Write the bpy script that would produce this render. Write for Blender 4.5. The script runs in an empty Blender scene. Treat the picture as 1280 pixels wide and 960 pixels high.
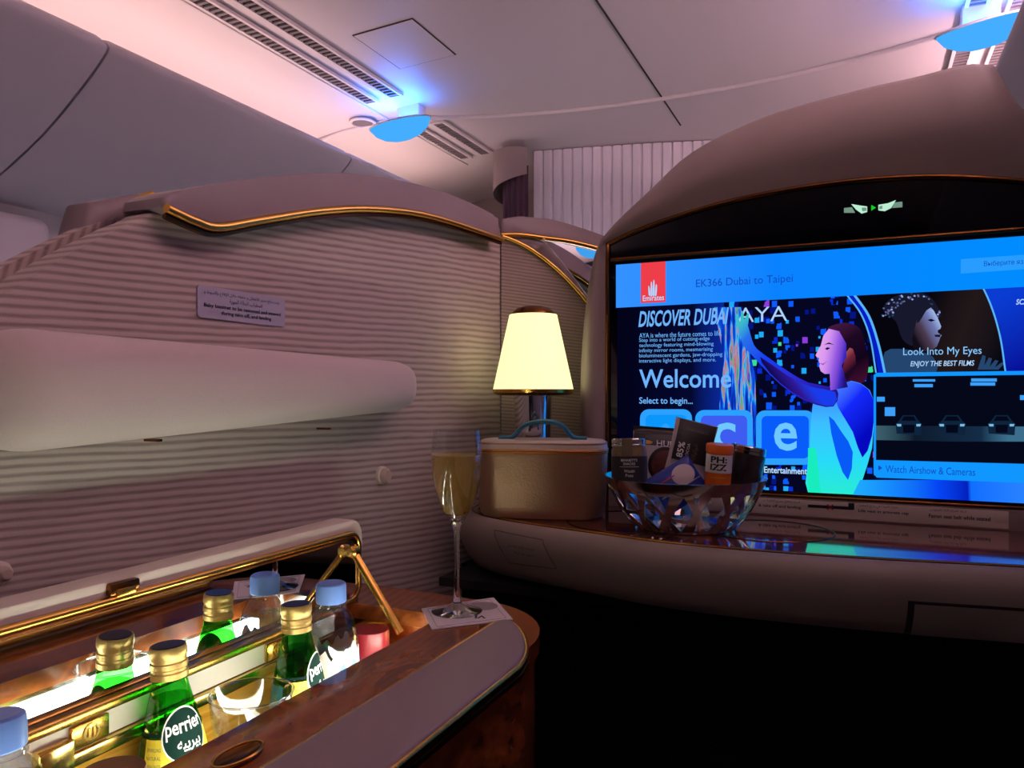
import bpy, bmesh, math, random, unicodedata
from mathutils import Vector, Matrix
random.seed(7)
R = math.radians
# ---------------------------------------------------------------- camera
E = 1.10                                   # eye height of a seated passenger
YAW = R(24.4)
SN, CS = math.sin(YAW), math.cos(YAW)
scene = bpy.context.scene
col = scene.collection
cam_d = bpy.data.cameras.new('camera'); cam_d.sensor_width = 36; cam_d.lens = 27.0
cam_d.shift_y = 10 / 1280; cam_d.clip_start = .02
cam = bpy.data.objects.new('camera', cam_d); col.objects.link(cam)
cam.location = (0, 0, E); cam.rotation_euler = (R(90), 0, YAW)
scene.camera = cam
# ---------------------------------------------------------------- world, exposure
w = bpy.data.worlds.new('world'); scene.world = w; w.use_nodes = True
w.node_tree.nodes['Background'].inputs[0].default_value = (.30, .24, .26, 1)
w.node_tree.nodes['Background'].inputs[1].default_value = .05
scene.view_settings.view_transform = 'Standard'
scene.view_settings.look = 'None'
scene.view_settings.exposure = 0.0
scene.view_settings.gamma = 1.0
scene.view_settings.use_curve_mapping = False
COVE_PINK = (1.0, .655, .62); AISLE_PINK = (1.0, .63, .71); COVE_STRENGTH = 10.5; AISLE_COVE = 54.0
SHADE_STRENGTH = 1.2
BAR_STRENGTH = 30.0
BLUE_STRENGTH = 1.0

# ---------------------------------------------------------------- geometry of the view (metres from pixels of a 1280x960 frame)
def ray(px, py):
    u = (px - 640) / 960; v = (490 - py) / 960
    return Vector((-SN + u * CS, CS + u * SN, v))
EYE = Vector((0, 0, E))
def onX(px, py, X): d = ray(px, py); return EYE + d * (X / d.x)
def onY(px, py, Y): d = ray(px, py); return EYE + d * (Y / d.y)
def onZ(px, py, Z): d = ray(px, py); return EYE + d * ((Z - E) / d.z)
def at(px, py, t): return EYE + ray(px, py) * t
def onP(px, py, p, n):
    d = ray(px, py); return EYE + d * ((Vector(p) - EYE).dot(n) / d.dot(n))

# ---------------------------------------------------------------- materials
def lin(c):
    return tuple(((x / 255) / 12.92 if x <= 10 else (((x / 255) + .055) / 1.055) ** 2.4) for x in c)
MATS = {}
def newmat(name):
    m = bpy.data.materials.new(name); m.use_nodes = True; MATS[name] = m
    return m, m.node_tree, m.node_tree.nodes['Principled BSDF']
def mat(name, rgb, rough=.5, metal=0, bump=0, bscale=300, var=0, coat=0, spec=.5, sheen=0):
    m, t, b = newmat(name); c = lin(rgb)
    b.inputs['Base Color'].default_value = (*c, 1); b.inputs['Roughness'].default_value = rough
    b.inputs['Metallic'].default_value = metal; b.inputs['Coat Weight'].default_value = coat
    b.inputs['Specular IOR Level'].default_value = spec; b.inputs['Sheen Weight'].default_value = sheen
    tc = t.nodes.new('ShaderNodeTexCoord'); nz = t.nodes.new('ShaderNodeTexNoise')
    nz.inputs['Scale'].default_value = bscale; nz.inputs['Detail'].default_value = 3
    t.links.new(tc.outputs['Object'], nz.inputs['Vector'])
    if bump:
        bp = t.nodes.new('ShaderNodeBump'); bp.inputs['Strength'].default_value = bump; bp.inputs['Distance'].default_value = .001
        t.links.new(nz.outputs['Fac'], bp.inputs['Height']); t.links.new(bp.outputs['Normal'], b.inputs['Normal'])
    mx = t.nodes.new('ShaderNodeMixRGB'); mx.blend_type = 'MULTIPLY'; mx.inputs[0].default_value = max(var, .04)
    mx.inputs[1].default_value = (*c, 1); t.links.new(nz.outputs['Fac'], mx.inputs[2]); t.links.new(mx.outputs[0], b.inputs['Base Color'])
    return m
def emit(name, rgb, s=1.0, linear=None):
    m = bpy.data.materials.new(name); m.use_nodes = True; t = m.node_tree; t.nodes.clear(); MATS[name] = m
    o = t.nodes.new('ShaderNodeOutputMaterial'); e = t.nodes.new('ShaderNodeEmission')
    e.inputs[0].default_value = (*(linear or lin(rgb)), 1); e.inputs[1].default_value = s
    t.links.new(e.outputs[0], o.inputs[0]); return m
class N:                                    # tiny node-graph helper
    def __init__(s, t): s.t = t
    def node(s, kind, **kw):
        n = s.t.nodes.new('ShaderNode' + kind)
        for k, v in kw.items(): setattr(n, k, v)
        return n
    def inp(s, sock, v):
        if isinstance(v, bpy.types.NodeSocket): s.t.links.new(v, sock)
        elif v is not None: sock.default_value = v
    def math(s, op, a, b=None, c=None):
        n = s.node('Math', operation=op); s.inp(n.inputs[0], a); s.inp(n.inputs[1], b); s.inp(n.inputs[2], c); return n.outputs[0]
    def noise(s, vec, scale, detail=2, dist=0):
        n = s.node('TexNoise'); s.inp(n.inputs['Vector'], vec); n.inputs['Scale'].default_value = scale
        n.inputs['Detail'].default_value = detail; n.inputs['Distortion'].default_value = dist; return n
    def ramp(s, fac, stops, interp='LINEAR'):
        n = s.node('ValToRGB'); s.inp(n.inputs[0], fac); cr = n.color_ramp; cr.interpolation = interp
        while len(cr.elements) < len(stops): cr.elements.new(.5)
        for e, (p, c) in zip(cr.elements, stops): e.position = p; e.color = (*c, 1)
        return n.outputs[0]
    def mapping(s, vec, scale=(1, 1, 1), rot=(0, 0, 0)):
        n = s.node('Mapping'); s.inp(n.inputs[0], vec); n.inputs['Scale'].default_value = scale; n.inputs['Rotation'].default_value = rot; return n.outputs[0]

def fabric(name, light, dark, mode):
    m, t, b = newmat(name); g = N(t); b.inputs['Roughness'].default_value = .85; b.inputs['Sheen Weight'].default_value = .15
    geo = g.node('NewGeometry'); sp = g.node('SeparateXYZ'); t.links.new(geo.outputs['Position'], sp.inputs[0])
    wob = g.noise(g.mapping(geo.outputs['Position'], (1, 2.2, 7)), 3.0, 3).outputs['Fac']
    if mode == 'wall':                      # woven lines that fan out gently towards the front
        v = g.math('DIVIDE', g.math('SUBTRACT', sp.outputs[2], E), g.math('MULTIPLY_ADD', sp.outputs[1], .66, 1.0))
        v = g.math('MULTIPLY', g.math('MULTIPLY_ADD', wob, .0042, v), 1 / .0057)
    elif mode == 'end':
        v = g.math('MULTIPLY_ADD', sp.outputs[0], .12, sp.outputs[2]); v = g.math('MULTIPLY', g.math('MULTIPLY_ADD', wob, .002, v), 1 / .0062)
    else:
        v = g.math('MULTIPLY_ADD', sp.outputs[2], -.35, sp.outputs[1]); v = g.math('MULTIPLY', g.math('MULTIPLY_ADD', wob, .004, v), 1 / .0098)
    fr = g.math('FRACT', v)
    tri = g.math('ABSOLUTE', g.math('SUBTRACT', fr, .5))
    cr = g.ramp(tri, [(0, lin(light)), (.16, lin(light)), (.40, lin(dark)), (.5, lin(dark))])
    strk = g.noise(g.mapping(geo.outputs['Position'], (4, 4, 60)), 6, 3).outputs['Fac']
    mz = g.node('MixRGB'); t.links.new(g.math('MULTIPLY', strk, .75), mz.inputs[0]); t.links.new(cr, mz.inputs[1]); mz.inputs[2].default_value = (*lin(light), 1); cr = mz.outputs[0]
    fine = g.noise(geo.outputs['Position'], 900, 2).outputs['Fac']
    mx = g.node('MixRGB', blend_type='MULTIPLY'); mx.inputs[0].default_value = .3; t.links.new(cr, mx.inputs[1]); t.links.new(fine, mx.inputs[2])
    t.links.new(mx.outputs[0], b.inputs['Base Color'])
    bp = g.node('Bump'); bp.inputs['Strength'].default_value = .35; bp.inputs['Distance'].default_value = .001; bp.invert = True
    t.links.new(tri, bp.inputs['Height']); t.links.new(bp.outputs[0], b.inputs['Normal'])
fabric('wall_fabric', (206, 190, 182), (120, 102, 99), 'wall')
fabric('end_fabric', (180, 160, 156), (126, 106, 106), 'end')
fabric('edge_fabric', (200, 180, 174), (120, 102, 100), 'edge')

def wood(name, stops, scale, rough=.12):
    m, t, b = newmat(name); g = N(t); tc = g.node('TexCoord')
    p = g.mapping(tc.outputs['Object'], scale)
    n1 = g.noise(p, 9, 8, 2.2).outputs['Fac']; n2 = g.noise(p, 60, 4, .5).outputs['Fac']
    f = g.math('MULTIPLY_ADD', n2, .25, g.math('MULTIPLY', n1, .85))
    t.links.new(g.ramp(f, [(p_, lin(c)) for p_, c in stops]), b.inputs['Base Color'])
    b.inputs['Roughness'].default_value = rough; b.inputs['Coat Weight'].default_value = .6; b.inputs['Coat Roughness'].default_value = .03
wood('burl_wood', [(.2, (58, 24, 10)), (.45, (112, 56, 26)), (.6, (150, 82, 40)), (.8, (92, 42, 20))], (1.2, .8, 1.2))
wood('shelf_wood', [(.2, (62, 26, 20)), (.5, (104, 52, 40)), (.8, (136, 78, 62))], (.6, 5, 4), .08)
wood('amber_wood', [(.2, (150, 92, 20)), (.5, (196, 136, 44)), (.8, (224, 170, 76))], (6, .7, 6), .1)

mat('cap_leather', (142, 126, 132), .42, bump=.08, bscale=700)
mat('shell_beige', (146, 130, 127), .5, bump=.08, bscale=900)
mat('cream', (214, 202, 188), .4, bump=.05, bscale=900)
mat('recess_shade', (14, 14, 22), .9)
mat('carpet', (34, 30, 40), .95, bump=.4, bscale=400)
mat('gold', (222, 172, 84), .26, 1)
mat('dark_gold', (128, 84, 44), .25, 1)
mat('pale_gold', (226, 196, 118), .2, 1, var=.1, bscale=200)
mat('chrome', (216, 214, 220), .06, 1)
mat('steel', (188, 186, 184), .14, 1)
mat('mirror', (236, 238, 240), .015, 1)
mat('ceiling_panel', (222, 214, 212), .45, bump=.03, bscale=500)
mat('bin_panel', (204, 198, 206), .5, bump=.05, bscale=800)
mat('bolster_fabric', (204, 190, 186), .8, bump=.3, bscale=500, sheen=.2)
mat('seam_dark', (40, 32, 34), .8)
mat('vent_grey', (120, 112, 114), .6)
mat('sticker', (176, 172, 190), .5)
mat('print_dark', (30, 26, 44), .7)
mat('print_grey', (92, 84, 80), .7)
mat('rosette_grey', (166, 156, 158), .7, var=.6, bscale=500)
mat('fascia_leather', (142, 130, 122), .45, bump=.06, bscale=900)
mat('print_white', (235, 235, 235), .6)
mat('print_red', (170, 36, 44), .6)
mat('pleat_white', (236, 230, 236), .8, bump=.2, bscale=400)
mat('purple_cloth', (84, 56, 72), .85, bump=.3, bscale=200)
mat('bag_leather', (168, 134, 104), .33, .7, bump=.55, bscale=420)
mat('bag_lid', (204, 192, 178), .45, .2, bump=.3, bscale=420)  # paler than the body: the highlight on the lid is put into its colour
mat('zip', (196, 134, 70), .35, .8, bump=.5, bscale=900)
mat('teal', (34, 112, 140), .45, bump=.1)
mat('paper', (214, 206, 210), .7, bump=.1)
mat('cap_blue', (112, 150, 226), .35)
mat('cap_gold', (196, 164, 100), .42, .85, bump=.2, bscale=600)
mat('cap_black', (24, 22, 26), .3)
mat('bottle_label', (2, 40, 34), .8, spec=.2)
mat('label_yellow', (224, 204, 62), .45)
mat('label_teal', (24, 110, 112), .45)
mat('label_pink', (238, 214, 214), .5)
mat('label_white', (240, 240, 238), .5)
mat('red_lid', (146, 28, 42), .35)
mat('brown_lid', (120, 72, 46), .5, var=.3, bscale=60)
mat('amber_food', (206, 128, 40), .5, var=.5, bscale=160)
mat('black_pouch', (20, 18, 22), .35, bump=.1)
mat('white_pouch', (190, 182, 184), .35, bump=.1)
mat('food_red', (120, 48, 34), .5, var=.8, bscale=120)
mat('food_yellow', (206, 160, 50), .5)
mat('blue_pack', (28, 52, 150), .3)
mat('orange', (236, 112, 24), .35)
mat('jar_label', (34, 32, 40), .6)
mat('jar_strap', (108, 98, 76), .7)
mat('jar_peas', (150, 128, 70), .6, var=.6, bscale=150)
mat('jar_dark', (30, 20, 20), .3, var=.6, bscale=100)
mat('black_glass', (3, 4, 14), .06, coat=.5)
mat('button_plastic', (190, 172, 160), .3)
mat('white_plastic', (210, 205, 212), .35)
emit('cove_led', None, COVE_STRENGTH, COVE_PINK)
emit('aisle_led', None, AISLE_COVE, AISLE_PINK)
emit('fill_bright', None, 11.0, (.88, .86, 1.0))
emit('fill_glow', None, 9.0, (.86, .78, .92))
emit('bar_led', None, BAR_STRENGTH, (.95, 1.0, .82))
emit('blue_up', None, 20.0, (.05, .22, 1.0))
emit('blue_dish', None, BLUE_STRENGTH, (.06, .42, 1.0))
def shade_material():
    m, t, b = newmat('lamp_shade'); g = N(t); tc = g.node('TexCoord')
    b.inputs['Base Color'].default_value = (.8, .78, .6, 1); b.inputs['Roughness'].default_value = .5
    b.inputs['Emission Color'].default_value = (.86, .845, .40, 1); b.inputs['Emission Strength'].default_value = SHADE_STRENGTH
    n = g.noise(tc.outputs['Object'], 12, 2).outputs['Fac']
    t.links.new(g.math('MULTIPLY_ADD', n, .12, SHADE_STRENGTH - .06), b.inputs['Emission Strength'])
shade_material()
def thin_glass(name, rgb, f0=.03, sc=.40):
    m = bpy.data.materials.new(name); m.use_nodes = True; t = m.node_tree; t.nodes.clear(); MATS[name] = m; g = N(t)
    o = g.node('OutputMaterial'); tr = g.node('BsdfTransparent'); gl = g.node('BsdfGlossy'); mx = g.node('MixShader')
    tr.inputs[0].default_value = (*rgb, 1); gl.inputs['Roughness'].default_value = .02
    lw = g.node('LayerWeight'); lw.inputs[0].default_value = .25
    f = g.math('MULTIPLY_ADD', lw.outputs['Facing'], sc, f0)
    t.links.new(f, mx.inputs[0]); t.links.new(tr.outputs[0], mx.inputs[1]); t.links.new(gl.outputs[0], mx.inputs[2]); t.links.new(mx.outputs[0], o.inputs[0])
thin_glass('clear_glass', (.95, .96, .96), .025, .28)
thin_glass('flute_glass', (.94, .95, .95), .05, .62)
thin_glass('green_glass', (.17, .76, .18), .04, .3)
thin_glass('green_water', (.42, .88, .38), .01, .2)
thin_glass('pet', (.90, .93, .97), .08)
def liquid(name, rgb, ior=1.33):
    m, t, b = newmat(name); b.inputs['Base Color'].default_value = (*rgb, 1); b.inputs['Transmission Weight'].default_value = 1
    b.inputs['Roughness'].default_value = .0; b.inputs['IOR'].default_value = ior
liquid('water', (.97, .99, 1.0), 1.2)

def wine():
    m = bpy.data.materials.new('wine'); m.use_nodes = True; t = m.node_tree; t.nodes.clear(); MATS['wine'] = m; g = N(t)
    o = g.node('OutputMaterial'); tr = g.node('BsdfTransparent'); df = g.node('BsdfTranslucent'); d2 = g.node('BsdfDiffuse'); gl = g.node('BsdfGlossy')
    tr.inputs[0].default_value = (.93, .82, .50, 1); gl.inputs['Roughness'].default_value = .03
    nz = g.noise(g.mapping(g.node('TexCoord').outputs['Object'], (3, 3, 1)), 40, 3).outputs['Fac']
    cc = g.ramp(nz, [(.3, (.62, .46, .12)), (.7, (.80, .66, .26))])
    t.links.new(cc, df.inputs[0]); t.links.new(cc, d2.inputs[0])
    def mix(f, a, b):
        n = g.node('MixShader'); g.inp(n.inputs[0], f); t.links.new(a, n.inputs[1]); t.links.new(b, n.inputs[2]); return n.outputs[0]
    lw = g.node('LayerWeight'); lw.inputs[0].default_value = .25
    sh_ = mix(.42, tr.outputs[0], mix(.5, df.outputs[0], d2.outputs[0]))
    t.links.new(mix(g.math('MULTIPLY_ADD', lw.outputs['Facing'], .3, .03), sh_, gl.outputs[0]), o.inputs[0])
wine()
def solid_glass():
    m, t, b = newmat('solid_glass'); b.inputs['Base Color'].default_value = (.98, .98, .98, 1); b.inputs['Transmission Weight'].default_value = 1
    b.inputs['Roughness'].default_value = .0; b.inputs['IOR'].default_value = 1.45
solid_glass()
# ---------------------------------------------------------------- mesh helpers
def fin(bm, smooth=40):
    bmesh.ops.recalc_face_normals(bm, faces=bm.faces)
    me = bpy.data.meshes.new('m'); bm.to_mesh(me); bm.free()
    if smooth:
        me.polygons.foreach_set('use_smooth', [True] * len(me.polygons)); me.set_sharp_from_angle(angle=R(smooth))
    return me
def join(*ms, smooth=40):
    bm = bmesh.new()
    for m in ms: bm.from_mesh(m)
    return fin2(bm, smooth)
def fin2(bm, smooth):
    me = bpy.data.meshes.new('m'); bm.to_mesh(me); bm.free()
    if smooth:
        me.polygons.foreach_set('use_smooth', [True] * len(me.polygons)); me.set_sharp_from_angle(angle=R(smooth))
    return me
def bevel(bm, w, seg=2):
    bmesh.ops.bevel(bm, geom=list(bm.edges), offset=w, segments=seg, profile=.5, affect='EDGES', clamp_overlap=True)
def box(x0, x1, y0, y1, z0, z1, bev=0, seg=2):
    bm = bmesh.new(); bmesh.ops.create_cube(bm, size=1)
    for v in bm.verts:
        v.co = Vector((x0 if v.co.x < 0 else x1, y0 if v.co.y < 0 else y1, z0 if v.co.z < 0 else z1))
    if bev: bevel(bm, bev, seg)
    return fin(bm)
def prism(pts, vec, bev=0, seg=2, smooth=40):
    bm = bmesh.new(); f = bm.faces.new([bm.verts.new(p) for p in pts])
    r = bmesh.ops.extrude_face_region(bm, geom=[f]); vec = Vector(vec)
    for v in r['geom']:
        if isinstance(v, bmesh.types.BMVert): v.co += vec
    if bev:
        es = [e for e in bm.edges if abs((e.verts[0].co - e.verts[1].co).normalized().dot(vec.normalized())) < .9]
        bmesh.ops.bevel(bm, geom=es, offset=bev, segments=seg, profile=.5, affect='EDGES', clamp_overlap=True)
    return fin(bm, smooth)
def holed(outer, holes, z, depth, bev=0):
    bm = bmesh.new(); es = []
    for loop in [outer] + holes:
        vs = [bm.verts.new((x, y, z)) for x, y in loop]
        es += [bm.edges.new((vs[i], vs[(i + 1) % len(vs)])) for i in range(len(vs))]
    bmesh.ops.triangle_fill(bm, use_beauty=True, edges=es)
    r = bmesh.ops.extrude_face_region(bm, geom=list(bm.faces))
    for v in r['geom']:
        if isinstance(v, bmesh.types.BMVert): v.co.z -= depth
    return fin(bm, 30)
def grid(f, nu, nv, cu=False, cv=False, smooth=40):
    bm = bmesh.new(); mu = nu if cu else nu + 1; mv = nv if cv else nv + 1
    V = [[bm.verts.new(f(i / nu, j / nv)) for j in range(mv)] for i in range(mu)]
    for i in range(nu):
        for j in range(nv):
            q = [V[i][j], V[(i + 1) % mu][j], V[(i + 1) % mu][(j + 1) % mv], V[i][(j + 1) % mv]]
            try: bm.faces.new(q)
            except ValueError: pass
    bmesh.ops.remove_doubles(bm, verts=bm.verts, dist=1e-6)
    return fin(bm, smooth)
def lathe(prof, n=32, c=(0, 0, 0), smooth=35, ax=None):
    bm = bmesh.new(); rows = []
    for r, z in prof:
        if r < 1e-6: rows.append([bm.verts.new((c[0], c[1], c[2] + z))])
        else: rows.append([bm.verts.new((c[0] + r * math.cos(2 * math.pi * k / n), c[1] + r * math.sin(2 * math.pi * k / n), c[2] + z)) for k in range(n)])
    for a, b in zip(rows, rows[1:]):
        for k in range(n):
            k2 = (k + 1) % n
            if len(a) == 1 and len(b) == 1: break
            if len(a) == 1: bm.faces.new((a[0], b[k], b[k2]))
            elif len(b) == 1: bm.faces.new((a[k], a[k2], b[0]))
            else: bm.faces.new((a[k], a[k2], b[k2], b[k]))
    return fin(bm, smooth)
def smoothpath(pts, n=6, closed=False):
    P = [Vector(p) for p in pts]; out = []; m = len(P)
    rng = range(m) if closed else range(m - 1)
    for i in rng:
        p0 = P[(i - 1) % m] if closed or i > 0 else P[0] * 2 - P[1]
        p1 = P[i]; p2 = P[(i + 1) % m]
        p3 = P[(i + 2) % m] if closed or i + 2 < m else P[-1] * 2 - P[-2]
        for k in range(n):
            s = k / n
            out.append(.5 * ((2 * p1) + (p2 - p0) * s + (2 * p0 - 5 * p1 + 4 * p2 - p3) * s * s + (3 * p1 - p0 - 3 * p2 + p3) * s ** 3))
    if not closed: out.append(P[-1])
    return out
def tube(path, r, n=8, closed=False, sq=None):
    P = [Vector(p) for p in path]; m = len(P); bm = bmesh.new(); rings = []; ref = None
    for i in range(m):
        a = P[(i - 1) % m] if closed or i > 0 else P[i]; b = P[(i + 1) % m] if closed or i < m - 1 else P[i]
        t = (b - a).normalized()
        if ref is None: ref = t.orthogonal().normalized() if sq is None else Vector(sq)
        if sq is not None: ref = Vector(sq)
        u = (ref - t * ref.dot(t)).normalized(); ref = u; v = t.cross(u)
        rr = r[i] if isinstance(r, list) else r
        if isinstance(rr, (list, tuple)): ra, rb = rr
        else: ra = rb = rr
        rings.append([bm.verts.new(P[i] + u * ra * math.cos(2 * math.pi * (k + .5) / n) + v * rb * math.sin(2 * math.pi * (k + .5) / n)) for k in range(n)])
    for i in range(m if closed else m - 1):
        a, b = rings[i], rings[(i + 1) % m]
        for k in range(n): bm.faces.new((a[k], a[(k + 1) % n], b[(k + 1) % n], b[k]))
    if not closed: bm.faces.new(rings[0]); bm.faces.new(rings[-1])
    return fin(bm, 50)
def flat(pts):
    bm = bmesh.new(); bm.faces.new([bm.verts.new(p) for p in pts]); return fin(bm, 0)
def arc(cx, cy, rx, ry, a0, a1, n): return [(cx + rx * math.cos(R(a0 + (a1 - a0) * k / n)), cy + ry * math.sin(R(a0 + (a1 - a0) * k / n))) for k in range(n + 1)]
def rrect(x0, x1, y0, y1, r, n=5):
    return arc(x1 - r, y1 - r, r, r, 0, 90, n) + arc(x0 + r, y1 - r, r, r, 90, 180, n) + arc(x0 + r, y0 + r, r, r, 180, 270, n) + arc(x1 - r, y0 + r, r, r, 270, 360, n)
def xf(me, M): me.transform(M); return me

def props(o, label=None, cat=None, group=None, kind=None):
    if label: o['label'] = label
    if cat: o['category'] = cat
    if group: o['group'] = group
    if kind: o['kind'] = kind
    return o
def obj(name, me, m=None, parent=None, label=None, cat=None, group=None, kind=None, local=False):
    o = bpy.data.objects.new(name, me); me.name = name; col.objects.link(o)
    if m: me.materials.clear(); me.materials.append(MATS[m])
    if parent:
        o.parent = parent
        if not local: o.matrix_parent_inverse = ROOTM.get(parent.name, Matrix()).inverted()
        ROOTM[o.name] = ROOTM.get(parent.name, Matrix()) if local else Matrix()
    else: ROOTM[o.name] = Matrix()
    return props(o, label, cat, group, kind)
ROOTM = {}
def thing(name, loc, label, cat, group=None, kind=None):
    o = bpy.data.objects.new(name, None); col.objects.link(o); o.location = loc; o.empty_display_size = .02
    ROOTM[o.name] = Matrix.Translation(Vector(loc)); return props(o, label, cat, group, kind)

# ---------------------------------------------------------------- lettering
FORMS = {}
for cp in range(0xFE70, 0xFEFD):
    d = unicodedata.decomposition(chr(cp)).split()
    if len(d) >= 2 and d[0] in ('<isolated>', '<initial>', '<medial>', '<final>'):
        FORMS.setdefault(''.join(chr(int(x, 16)) for x in d[1:]), {})[d[0]] = chr(cp)
def arabic(s):
    s = s.replace('لا', '\uE000').replace('لأ', '\uE001').replace('لإ', '\uE002')
    back = {'\uE000': 'لا', '\uE001': 'لأ', '\uE002': 'لإ'}
    f = lambda c: FORMS.get(back.get(c, c), {})
    out = []
    for i, c in enumerate(s):
        fm = f(c)
        if not fm: out.append(c); continue
        prv = i > 0 and '<initial>' in f(s[i - 1]); nxt = i + 1 < len(s) and '<final>' in f(s[i + 1]) and '<initial>' in fm
        k = '<medial>' if prv and nxt else '<final>' if prv else '<initial>' if nxt else '<isolated>'
        out.append(fm.get(k) or fm.get('<isolated>'))
    return ''.join(reversed(out))
def textmesh(body, bold=0, shear=0, res=2):
    cu = bpy.data.curves.new('t', 'FONT'); cu.body = body; cu.resolution_u = res; cu.offset = bold; cu.shear = shear
    o = bpy.data.objects.new('t', cu); col.objects.link(o)
    dg = bpy.context.evaluated_depsgraph_get(); dg.update()
    me = bpy.data.meshes.new_from_object(o.evaluated_get(dg)); bpy.data.objects.remove(o); bpy.data.curves.remove(cu)
    return me
def fit(body, w, h=None, bold=0, shear=0, res=2):
    """lettering scaled to w metres wide and h metres high, its lower left corner at the origin of the XY plane"""
    me = textmesh(body, bold, shear, res)
    xs = [v.co.x for v in me.vertices]; ys = [v.co.y for v in me.vertices]
    if not xs: return me
    sx = w / max(max(xs) - min(xs), 1e-6); sy = sx if h is None else h / max(max(ys) - min(ys), 1e-6)
    x0, y0 = min(xs), min(ys)
    for v in me.vertices: v.co = Vector(((v.co.x - x0) * sx, (v.co.y - y0) * sy, 0))
    return me
def on_basis(me, o, ux, uy, off=0):
    o, ux, uy = Vector(o), Vector(ux).normalized(), Vector(uy).normalized(); n = ux.cross(uy)
    for v in me.vertices: v.co = o + ux * v.co.x + uy * v.co.y + n * (v.co.z + off)
    return me

# ================================================================ THE CABIN
CX = -.60                                   # centre line of the cabin
half = [(1.50, -E), (1.52, .40), (1.53, .80), (1.49, .92), (1.40, .99), (1.25, 1.02), (1.00, 1.037), (.80, 1.05), (.5, 1.063), (.25, 1.072), (0, 1.076)]
prof = [(CX - a, E + z) for a, z in half] + [(CX + a, E + z) for a, z in reversed(half[:-1])]
Y0, Y1 = -3.0, 3.7
def shell(i0, i1, y0, y1):
    pts = [Vector((x, 0, z)) for x, z in prof[i0:i1]]; pts = smoothpath(pts, 3)
    return grid(lambda u, v: (pts[round(u * (len(pts) - 1))].x, y0 + (y1 - y0) * v, pts[round(u * (len(pts) - 1))].z), len(pts) - 1, 2)
obj('ceiling', shell(2, len(prof) - 2, Y0, Y1), 'ceiling_panel', kind='structure')
obj('wall_left', shell(0, 3, Y0, Y1), 'bin_panel', kind='structure')
obj('wall_right', shell(len(prof) - 3, len(prof), Y0, Y1), 'bin_panel', kind='structure')
obj('floor', box(CX - 1.52, CX + 1.52, Y0, Y1, -.02, 0), 'carpet', kind='structure')
obj('wall_front', box(CX - 1.52, CX + 1.52, Y1 - .04, Y1, 0, E + 1.1), 'shell_beige', kind='structure')
obj('wall_back', box(CX - 1.52, CX + 1.52, Y0, Y0 + .04, 0, E + 1.1), 'carpet', kind='structure')
def ceil_z(x):
    a = abs(x - CX); h = half[2:]
    for (a1, z1), (a0, z0) in zip(h, h[1:]):
        if a0 <= a <= a1: return E + z0 + (z1 - z0) * (a - a0) / (a1 - a0)
    return E + 1.0
# raised joints between the ceiling panels
JY = 2.52
def ceilpath(y, x0, x1, n=40, drop=.004, bow=0): return [(x0 + (x1 - x0) * k / n, y + bow * max(0, 1 - (abs(x0 + (x1 - x0) * k / n - CX) / 1.0) ** 2), ceil_z(x0 + (x1 - x0) * k / n) - drop) for k in range(n + 1)]
obj('trim_1', tube(ceilpath(2.46, CX - 1.46, CX + 1.46, bow=.32), .009, 8), 'ceiling_panel', kind='structure')
obj('trim_2', tube(ceilpath(1.17, CX - 1.46, CX - 1.0), .007, 8), 'ceiling_panel', kind='structure')
obj('trim_3', tube([(CX - .06, y, ceil_z(CX - .06) + .001) for y in (Y0 + .1, 0, 1, 2, 3.1)], .0035, 6), 'seam_dark', kind='structure')
obj('trim_4', tube([(CX - 1.03, y, ceil_z(CX - 1.03) - .001) for y in (Y0 + .1, 0, 1, 2, 3.1)], .005, 6), 'ceiling_panel', kind='structure')
# cove lighting behind the lockers
obj('cove_light', join(box(CX - 1.24, CX - 1.18, -2.8, 3.1, E + .735, E + .742)), 'cove_led',
    label='long pink glowing strip light hidden behind the overhead lockers by the window side', cat='light')
obj('cove_light', join(box(CX + 1.18, CX + 1.24, -.8, 3.1, E + .735, E + .742)), 'aisle_led',
    label='long pink strip light above the lockers on the far side, beyond the screen unit', cat='light')
# overhead lockers
sec = [(-.885, .752), (-.905, .770), (-.93, .772), (-1.10, .745), (-1.25, .72), (-1.42, .70), (-1.46, .60), (-1.44, .50), (-1.36, .485), (-1.28, .505), (-1.10, .59), (-.97, .675), (-.90, .73)]
def locker(y0, y1, sgn):
    pts = smoothpath([(x, 0, z) for x, z in sec], 3, True); n = len(pts)
    bm = bmesh.new(); rings = []
    c = Vector((-1.18, 0, .63))
    for y, s in ((y0, .985), (y0 + .012, 1), (y1 - .012, 1), (y1, .985)):
        rings.append([bm.verts.new((CX + sgn * -(c.x + (p.x - c.x) * s) * -1, y, E + c.z + (p.z - c.z) * s)) for p in pts])
    for a, b in zip(rings, rings[1:]):
        for k in range(n): bm.faces.new((a[k], a[(k + 1) % n], b[(k + 1) % n], b[k]))
    bm.faces.new(rings[0]); bm.faces.new(rings[-1])
    return fin(bm, 50)
LB = ['nearest the bassinet cushion, with a small square latch plate', 'long smooth middle one under the pink cove light', 'short far one beside the blue dish lamp', 'behind the seat']
for i, (a, b) in enumerate([(-.75, 1.155), (1.161, 2.03), (2.036, 3.05), (-2.9, -.762)]):
    t = thing('overhead_locker', (CX - 1.1, (a + b) / 2, E + .5), 'grey overhead luggage locker, ' + LB[i], 'locker', 'lockers along the window side')
    obj('locker_door', locker(a, b, 1), 'bin_panel', t)
    if i == 0:
        p = onP(2, 152, (CX - 1.05, 1, E + .62), Vector((.48, 0, -.88)))
        obj('latch_plate', on_basis(prism([(x, y, 0) for x, y in rrect(-.02, .02, -.012, .012, .003)], (0, 0, .002)), p, (0, 1, 0), (-.88, 0, -.48), .003), 'bin_panel', t)
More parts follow.
